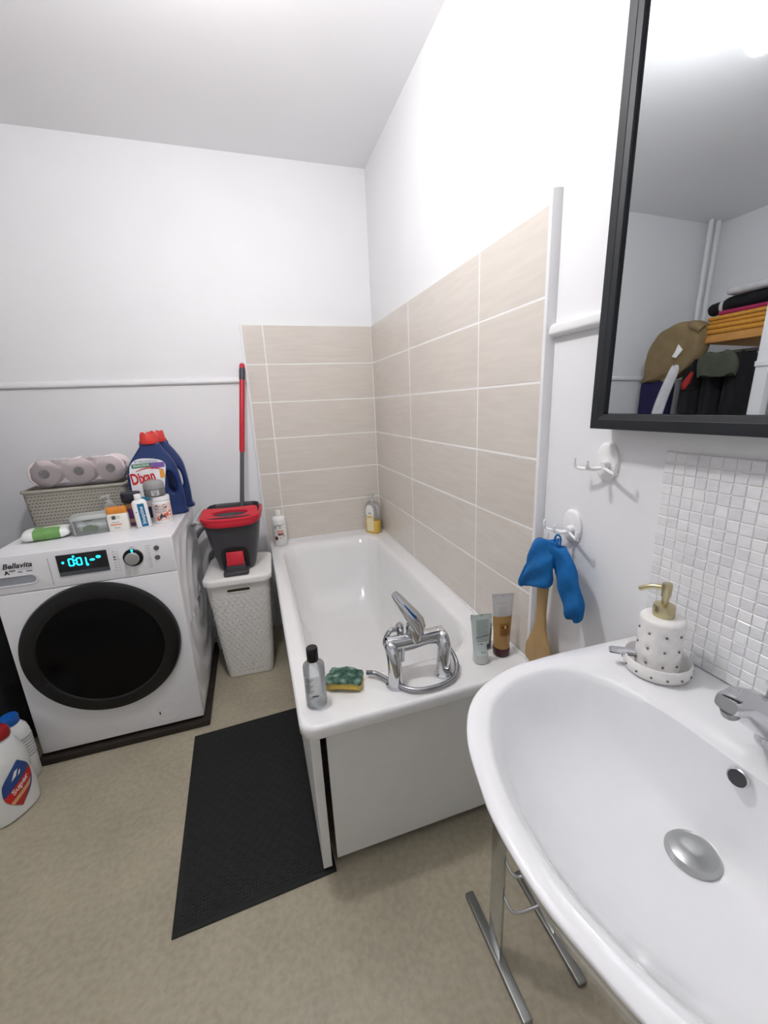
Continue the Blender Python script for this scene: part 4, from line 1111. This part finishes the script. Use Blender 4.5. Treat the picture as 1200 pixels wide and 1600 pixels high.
# biseptine bottle
x, y = -1.203, -.548
t = thing('antiseptic_bottle', 'slim white antiseptic bottle with vertical blue lettered label', 'bottle', place(x, y), face(x, y, math.radians(-12)))
t.rotation_euler[1] = math.radians(-3)
hx, hy = .028, .018
G().loft([se(hx*a_, hy*a_, 3, z) for a_, z in ((.94,0),(1,.003),(1,.104),(.93,.112),(.70,.118),(.5,.120))]).build('bottle', WBOT, t, 40)
G().lathe([(.0125,.119),(.0135,.121),(.0130,.141),(.0115,.143),(.001,.1435)], 24).build('cap', WPLASTIC, t, 40)
f = semap(hx, hy, 3); f2 = semap(hx, hy, 3, .001)
g = G().grid(f, -.006, .0185, .006, .104, 8, 1); g.build('label', mat('teal blue label', (20,112,158), .4), t, 0, recalc=False)
g = G(); g.text('biseptine', .0195, f2, .0062, .055, .012, ang=pi/2, sx=.98, spacing=1.06); g.build('lettering', WINK, t, 0, recalc=False)
g = G(); g.ell(-.014, .070, .0022, .0022, f2); g.ell(-.013, .004, .0018, .0018, f2, 8); g.build('print', INK, t, 0, recalc=False)
# white supplement jar with grey lid item on top
x, y = -1.143, -.478
t = thing('white_supplement_jar', 'white jar with pink and black label beside the blue jug', 'jar', place(x, y), face(x, y))
r = .0375
G().lathe([(r*.96,0),(r,.003),(r,.092),(r*.98,.096),(r*.93,.0975)], 40).build('jar', WBOT, t, 40)
G().lathe([(r*.93,.0975),(r*1.01,.0985),(r*1.01,.113),(r*.98,.116),(r*.3,.117)], 40).build('lid', WPLASTIC, t, 40)
f = cylmap(r); f2 = cylmap(r, .0008); f3 = cylmap(r, .0012)
g = G().grid(f, -.036, .052, .010, .084, 20, 2); g.build('label', mat('blush label', (236,210,202), .4), t, 60, recalc=False)
g = G().poly([(-.030,.070),(-.020,.082),(.012,.082),(.022,.072),(.018,.064),(-.026,.062)], f2); g.poly([(-.022,.030),(-.004,.044),(.016,.040),(.024,.012),(-.016,.012)], f2); g.build('dark_print', mat('label charcoal', (70,66,74), .4), t, 60, recalc=False)
g = G().poly([(.002,.040),(.022,.046),(.036,.056),(.034,.030),(.012,.026)], f3); g.poly([(-.026,.026),(-.018,.026),(-.014,.012),(-.022,.012)], f3); g.build('red_print', mat('label coral', (224,96,82), .4), t, 60, recalc=False)
g = G(); g.text('ACTIVE', .0095, f3, -.004, .073, .03)
for z in (.057,.051): g.grid(f2, -.026, .014, z, z+.0028, 8, 1)
g.ell(.028, .040, .005, .005, cylmap(r, .0016)); g.build('white_print', WINK, t, 60, recalc=False)
g = G(); 
for z in (.0605,.0545,.0485): g.grid(f2, -.028, .016, z, z+.0022, 8, 1)
g.build('grey_print', INK, t, 60, recalc=False)
# smoky grey domed pot on top of that jar
gp = thing('grey_domed_pot', 'smoky grey domed pot standing on top of the white jar', 'pot', (-1.158, -.478, ZW+.1185), face(-1.158, -.478))
SMK = mat('smoky grey plastic', (128,128,128), .22, var=.06, trans=.15)
G().lathe([(.037,0),(.0405,.002),(.0415,.006),(.0415,.030),(.0405,.034)], 36).build('pot', SMK, gp, 40)
G().lathe([(.0415,.0335),(.0415,.042),(.039,.055),(.031,.064),(.013,.068),(.001,.0685)], 36).build('lid', mat('grey dome lid', (150,150,150), .25, var=.05), gp, 40)
f = cylmap(.0415, .0006); g = G().grid(f, -.014, .016, .005, .028, 8, 1); g.build('sticker', mat('silver sticker', (190,190,190), .4), gp, 60, recalc=False)
f = cylmap(.0415, .0010); g = G().grid(f, -.002, .005, .008, .013, 3, 1)
for i in range(3): g.grid(f, -.010, .010, .016+.004*i, .0172+.004*i, 5, 1)
g.build('sticker_print', INK, gp, 60, recalc=False)
# clear pump bottle at the back
x, y = -1.352, -.430
t = thing('clear_pump_bottle', 'small clear pump bottle standing in front of the basket', 'bottle', place(x, y), face(x, y))
G().loft([se(.026*a_, .020*a_, 3, z) for a_, z in ((.94,0),(1,.003),(1,.078),(.9,.090),(.5,.096))]).build('bottle', CLEAR, t, 40)
G().loft([se(.0245*a_, .0185*a_, 3, z) for a_, z in ((.95,.003),(1,.006),(1,.035))]).build('liquid', LIQ, t, 40)
G().lathe([(.011,.095),(.0115,.097),(.0115,.106),(.004,.109),(.004,.120),(.0075,.123),(.008,.130),(.002,.132)], 20).build('pump', film('clear pump', (236,238,238), .55), t, 40)
G().tube([(0,0,.127),(-.014,0,.127),(-.028,0,.121)], .0035, 10).build('nozzle', film('clear pump', (236,238,238), .55), t)
# wipes pack
LEAF = mat('leaf green print', (110,158,88), .45, var=.10, scale=30)
t = thing('wipes_pack', 'soft white and green wipes packet lying on the washing machine', 'packet', place(-1.548, -.548), math.radians(12))
def pil_ring(x):
    q = abs(x)/.078; hy = .050*(1-.25*q**4); hz = .021*(1-q**6)**.5+.0015
    hz = max(hz, .0015)
    return [(x, hy*math.copysign(abs(cos(a_))**.7, cos(a_)), .022+hz*math.copysign(abs(sin(a_))**.8, sin(a_))*(1 if sin(a_) > 0 else 1.0)+.0016*sin(60*x+4*a_)) for a_ in [2*pi*i/32 for i in range(32)]]
xs = [-.078+.156*i/40 for i in range(41)]
rgs = [pil_ring(x_) for x_ in xs]
def fl(rs): return [[(p[0], p[1], max(p[2]-.001, 0.0005)) for p in r_] for r_ in rs]
rgs = fl(rgs)
PKW = mat('glossy white film', (240,242,240), .25, var=.02)
G().loft(rgs[:11]).build('left_end', PKW, t, 60)
G().loft(rgs[10:33]).build('middle', LEAF, t, 60)
G().loft(rgs[32:]).build('right_end', PKW, t, 60)
g = G()
mr = rgs[10:33]
g.loft([[ (p[0], p[1]*1.0, p[2]+.0009) for p in r_[4:10]] for r_ in mr[8:]], False, False, closed=False); g.build('pale_swoosh', mat('pale green print', (198,216,180), .4), t, 60, recalc=False)
# clear plastic tub with things in it
t = thing('clear_tub', 'clear plastic tub of cotton and a green sachet next to the wipes packet', 'tub', place(-1.400, -.525), math.radians(10))
CT = film('clear tub plastic', (244,246,246), .90, .06, (246,248,248))
q_ = lambda hx_, hy_, z: rrect(0, 0, hx_, hy_, .014, z, 5)
G().loft([q_(.056,.044,0), q_(.060,.048,.003), q_(.063,.051,.058), q_(.066,.054,.060), q_(.066,.054,.063), q_(.062,.050,.063), q_(.058,.046,.004), q_(.04,.03,.0035)]).build('tub', CT, t, 50)
G().loft([q_(.065,.053,.0632), q_(.066,.054,.065), q_(.064,.052,.074), q_(.055,.043,.0765), q_(.03,.02,.077)]).build('lid', CT, t, 50)
g = G(); rnd = random.Random(2)
for i in range(7): g.ball((-.035+.014*i, -.012+.02*rnd.random(), .017+.012*rnd.random()), .019, .017, .012, 14, 8)
g.build('cotton', mat('cotton', (240,240,238), .95), t, 60, kind='stuff')
g = G().loft([[(x_, -.034+.003*sin(k), z_) for x_, z_ in ((-.030,.012),(.022,.008),(.026,.028),(-.004,.038),(-.028,.030))] for k in (0, 1.2)]); g.build('green_sachet', LEAF, t, 0)
g = G().rbox(-.028, .006, -.010, .012, .046, .060, .006, .004); g.build('dark_clip', mat('olive clip', (70,74,58), .5), t)

# ---------------------------------------------------------------- cleaning bottles on the floor left of the machine
HDPE = mat('milky white plastic', (226,228,226), .35, var=.02)
t = thing('cleaner_jug', 'big white cleaner jug with red cap on the floor at left', 'jug', (-1.692, -.945, 0), math.radians(58))
prof = [(.072,.0),(.080,.006),(.082,.05),(.082,.13),(.078,.175),(.066,.220),(.050,.255),(.035,.285),(.030,.296),(.030,.306)]
nk = lambda z: max(0, min(1, (z-.15)/.13))
fine = [(a0+(a1-a0)*k/8, z0+(z1-z0)*k/8) for (a0, z0), (a1, z1) in zip(prof[:-1], prof[1:]) for k in range(8)]+[prof[-1]]
G().loft([se(a_, a_*.80, 2.5, z, 72, .015*nk(z), -.024*nk(z)) for a_, z in fine]).build('bottle', HDPE, t, 50)
G().lathe([(.0315,.300),(.033,.303),(.033,.322),(.029,.332),(.012,.336),(.001,.3365)], 28, (.015,-.024,0)).build('cap', mat('dark red cap', (150,26,32), .35), t, 40)
def jf(e):
    def f_(u, v):
        for (a0, z0), (a1, z1) in zip(prof[:-1], prof[1:]):
            if z0 <= v <= z1: a_ = a0+(a1-a0)*(v-z0)/(z1-z0); break
        q = semap(a_, a_*.80, 2.5, e)(u, v); k = nk(v)
        return (q[0]+.015*k, q[1]-.024*k, q[2])
    return f_
cx = .006
def leafp(s_, n=24):
    out = []
    for i in range(n):
        a_ = 2*pi*i/n; u = .047*s_*cos(a_)*(1-abs(sin(a_))**3*.85); v = .086*s_*sin(a_)
        out.append((cx+u*cos(-.25)-v*sin(-.25)*.35, .126+v))
    return out
def wedge(v0, v1, sl, e, name, col, s_=1.0):
    P = leafp(s_); g = G(); n = 18
    def width(vq):
        t_ = max(-1, min(1, (vq-.126)/(.086*s_))); w_ = .047*s_*math.sqrt(max(0, 1-t_*t_))*(1-abs(t_)**3*.85); c_ = cx+.0866*(vq-.126)
        return c_-w_, c_+w_
    vs = []
    for j in range(7):
        for i in range(9):
            q = i/8
            base = v0+(v1-v0)*j/6; l, r_ = width(min(max(base, .126-.085*s_), .126+.085*s_)); u = l+(r_-l)*q
            vv = base+sl*(u-cx); l2, r2 = width(vv); u = max(l2, min(r2, u)); vs.append(jf(e)(u, vv))
    g.add(vs, [(j*9+i, j*9+i+1, (j+1)*9+i+1, (j+1)*9+i) for j in range(6) for i in range(8)])
    g.build(name, mat('cleaner '+name, col, .4), t, 60, recalc=False)
for k in range(6): wedge(.0415+.028*k, .0415+.028*(k+1)+.0004, 0, .0010, 'label', (44,74,138))
wedge(.096, .132, .55, .0020, 'red_band', (196,40,38)); wedge(.044, .080, .45, .0019, 'lower_red_band', (168,48,40)); wedge(.078, .094, .5, .0021, 'tan_band', (214,160,110))
g = G().poly([(cx-.016,.149),(cx-.002,.159),(cx+.004,.182),(cx-.006,.179)], jf(.0021)); g.poly([(cx+.004,.154),(cx+.010,.160),(cx+.012,.174),(cx+.007,.172)], jf(.0021)); g.build('white_print', WINK, t, 60, recalc=False)
g = G(); g.text('Super', .026, jf(.0030), cx+.001, .118, .03, shear=.25, ang=.5); g.build('lettering', mat('label cream', (240,222,214), .4), t, 0, recalc=False)
t = thing('blue_capped_bottle', 'white bottle with blue cap and ribbed sides behind the cleaner jug', 'bottle', (-1.706, -.800, 0), math.radians(40))
G().loft([se(a_, a_*.8, 2.4, z) for a_, z in ((.040,.0),(.045,.004),(.046,.10),(.046,.20),(.041,.225),(.028,.245),(.024,.252))]).build('bottle', HDPE, t, 50)
G().lathe([(.026,.248),(.0275,.251),(.0275,.274),(.025,.280),(.001,.281)], 28).build('cap', mat('royal blue cap', (28,92,176), .35), t, 40)
g = G()
for i in range(7): g.loft([se(.0465, .0372, 2.4, .10+.013*i, 40), se(.0485, .039, 2.4, .104+.013*i, 40), se(.0465, .0372, 2.4, .108+.013*i, 40)], False, False)
g.build('grip_ribs', mat('grey ribbed grip', (170,172,170), .5), t, 40)
t = thing('dark_spray_bottle', 'dark bottle with red collar at the left edge behind the cleaner jug', 'bottle', (-1.800, -.860, 0), math.radians(30))
G().lathe([(.036,0),(.040,.004),(.040,.17),(.030,.21),(.015,.235),(.015,.25)], 28).build('bottle', mat('dark bottle plastic', (36,36,40), .35), t, 40)
G().lathe([(.0175,.245),(.0185,.248),(.0185,.275),(.012,.28)], 24).build('collar', mat('dark red cap', (150,26,32), .35), t, 40)
G().rbox(-.016, .016, -.05, .03, .278, .315, .010, .006).build('trigger_head', BLACKP, t)
G().tube(spline([(0,-.03,.285),(0,-.042,.265),(0,-.036,.235)],5), .004, 8).build('trigger', mat('pale trigger', (200,200,200), .4), t)

# ---------------------------------------------------------------- clothes storage on the left wall (seen in the mirror)
BLKC = mat('black cloth', (20,20,23), .9, var=.25, scale=12, bump=.3, bscale=60, bdist=.01)
def drape(name, label, cat, loc, rows, m, seed=0, fold=.012, nf=7, rz=0, n=48):
    """hanging cloth: rows of (z, half width along y, half depth along x, y offset)"""
    rnd = random.Random(seed); ph = rnd.uniform(0, 6)
    t = thing(name, label, cat, loc, rz); rings = []
    for z, hy_, hx_, oy in spline(rows, 4):
        rings.append([((hx_+fold*sin(nf*a_+ph)*(1-.3*sin(8*z)))*math.copysign(abs(cos(a_))**.7, cos(a_)), oy+(hy_+fold*.6*sin(3*a_+ph+6*z))*math.copysign(abs(sin(a_))**.7, sin(a_)), z+.008*sin(4*a_+ph)) for a_ in [2*pi*i/n for i in range(n)]])
    G().loft(rings).build('cloth', m, t, 80)
    return t
SX = -2.00
shelf = thing('clothes_shelf', 'white posted open wardrobe with wooden shelf, seen in the mirror', 'shelf', (-2.33, -.84, 0))
PINE = mat('orange pine', (196,140,72), .5, var=.15, scale=6, stretch=(8,1,8))
G().rbox(-.30, .318, .02, .34, 1.655, 1.70, .004, .003).build('wood_shelf', PINE, shelf)
for px, py in ((.315,0),(-.30,0)):
    p = G().rbox(px-.026, px+.026, py-.05, py+.012, 0, 2.05, .004, .003).build('post', TRIM, shelf)
    G().rbox(px-.034, px+.034, py-.058, py+.016, 1.495, 1.525, .006, .004).build('post_collar', TRIM, shelf)
G().tube([(.20,-.02,1.60),(.20,.62,1.60)], .011, 12).build('rail', STEEL, shelf)
for px in (-.30, .27): G().rbox(px-.02, px+.02, .60, .64, 0, 1.655, .003, .002).build('rear_post', BLACKM, shelf, 0)
def folded(name, label, z0, z1, x0, x1, y0, y1, m, layers=3, seed=0):
    rnd = random.Random(seed); t = thing(name, label, 'towel', ((x0+x1)/2, (y0+y1)/2, z0), rnd.uniform(-.04,.04), None)
    hx, hy = (x1-x0)/2, (y1-y0)/2; h = (z1-z0)/layers
    for i in range(layers):
        s_ = 1-rnd.uniform(0, .04)
        G().rbox(-hx*s_, hx*s_, -hy*s_, hy*s_, i*h+.0003, (i+1)*h, .02, h*.48, 5).build('fold', m, t, 60)
    return t
MUST = mat('mustard terry', (206,146,58), .95, var=.12, scale=60, bump=.5, bscale=240, bdist=.004)
folded('folded_towel', 'lower mustard towel folded on the wooden shelf, seen in the mirror', 1.702, 1.757, -2.42, -2.00, -.83, -.50, MUST, 2, 1)
folded('folded_towel', 'upper mustard towel folded on another one, seen in the mirror', 1.7575, 1.803, -2.42, -2.01, -.83, -.505, MUST, 2, 2)
folded('folded_cloth', 'magenta cloth folded on the mustard towels, seen in the mirror', 1.8035, 1.829, -2.40, -2.02, -.84, -.545, mat('magenta cloth', (158,40,84), .9, var=.1), 1, 3)
t = thing('rolled_garment', 'black garment rolled on top of the magenta cloth, seen in the mirror', 'clothes', (-2.10, -.66, 1.866), .05)
G().tube(spline([(0,.205,-.012),(0,.15,-.006),(.0,.06,.004),(0,-.05,.01),(0,-.17,.012)],5), [.030,.034]+[.036]*6+[.042]*13, 18).build('roll', BLKC, t, 60)
G().loft([[ (x_, .115+k, z_) for x_, z_ in [(.0375*cos(a_), -.003+.0375*sin(a_)) for a_ in [2*pi*i/24 for i in range(24)]]] for k in (0, .02)], False, False).build('stripe', mat('white stripe', (200,200,200), .8), t)
folded('folded_blanket', 'pale grey blanket on top of the clothes pile, seen in the mirror', 1.906, 1.948, -2.38, -2.02, -.86, -.575, mat('pale grey wool', (196,196,198), .95, var=.08, bump=.4), 1, 4)
KHAKI = mat('khaki cotton', (140,120,86), .85, var=.12, scale=14, bump=.3, bscale=50, bdist=.008)
ck = drape('khaki_jacket', 'khaki jacket thrown over the end of the wardrobe, seen in the mirror', 'jacket', (-2.02, -.33, 1.50),
      [(-.045,.10,.030,.12),(.0,.150,.045,.05),(.08,.185,.06,.01),(.16,.185,.07,-.01),(.22,.165,.085,-.035),(.265,.130,.09,-.05),(.288,.075,.06,-.07),(.293,.02,.02,-.08)], KHAKI, 4, .010, 6)
G().add([(.089,-.118,.13),(.093,-.085,.085),(.095,-.058,.095),(.095,-.075,.125),(.093,-.088,.165)], [(0,1,2,3,4)]).build('white_tag', WINK, ck, 0)
G().tube(spline([(.03,-.10,.27),(.06,-.15,.262),(.05,-.19,.235)],5), [.03]*6+[.028]*5, 14).build('sleeve', KHAKI, ck, 60)
drape('navy_garment', 'dark blue garment hanging under the khaki jacket, seen in the mirror', 'clothes', (-2.05, -.215, 0), [(.75,.09,.03,.0),(1.0,.105,.04,.0),(1.3,.11,.045,.0),(1.46,.10,.05,.0),(1.50,.06,.02,0)], mat('deep navy cloth', (34,30,74), .85, var=.15, bump=.3, bscale=40, bdist=.01), 5, .008, 5)
ws = drape('white_garment', 'white shirt sleeve hanging beside the navy garment, seen in the mirror', 'clothes', (-1.955, -.345, 0), [(.95,.022,.010,.06),(1.2,.034,.016,.035),(1.36,.030,.018,.0),(1.5,.026,.016,-.045),(1.54,.012,.01,-.05)], mat('white cotton', (222,222,224), .85, var=.05, bump=.2, bscale=40, bdist=.006), 6, .004, 5, n=28)
drape('red_scarf', 'red cloth end peeping out below the khaki jacket, seen in the mirror', 'clothes', (-1.965, -.465, 1.40), [(0,.012,.006,0),(.03,.022,.008,-.01),(.07,.012,.006,-.03),(.09,.006,.004,-.04)], mat('red cloth', (170,44,40), .85), 7, .003, 5, n=24)
for i, (yy, zz, hw, lab) in enumerate(((-.47,.42,.055,'black clothes hanging next to the navy garment, seen in the mirror'), (-.60,.35,.055,'black clothes hanging in the middle of the wardrobe, seen in the mirror'), (-.725,.40,.055,'black clothes hanging next to the white post, seen in the mirror'))):
    drape('black_garment', lab, 'clothes', (-2.07, yy, 0), [(zz,.05,.09,0),(.7,hw+.004,.10,0),(1.2,hw,.10,0),(1.5,hw-.008,.09,0),(1.585,.03,.05,0)], BLKC, 10+i, .008, 6)['group'] = 'black clothes in the wardrobe'
drape('olive_garment', 'dull olive garment folded among the black clothes, seen in the mirror', 'clothes', (-1.935, -.665, 1.46), [(0,.10,.022,0),(.05,.11,.026,0),(.11,.10,.022,.01),(.13,.06,.012,.01)], mat('dull olive cloth', (70,74,62), .9, var=.12), 15, .005, 6)
# dark laundry sack beside the machine
drape('laundry_sack', 'dark laundry sack squeezed in left of the washing machine', 'bag', (-1.845, -.42, 0), [(.002,.10,.09,0),(.02,.20,.12,0),(.25,.24,.125,0),(.5,.25,.12,0),(.66,.20,.09,0),(.72,.10,.05,0)], BLKC, 20, .010, 7)
# pipes in the far left corner
t = thing('heating_pipe', 'pair of white painted pipes in the far left corner, seen in the mirror', 'pipe', (XL+.06, -.05, 0))
for dx in (0, .07): G().tube([(dx,0,0),(dx,0,ZC-.001)], .016, 14).build('pipe', TRIM, t)
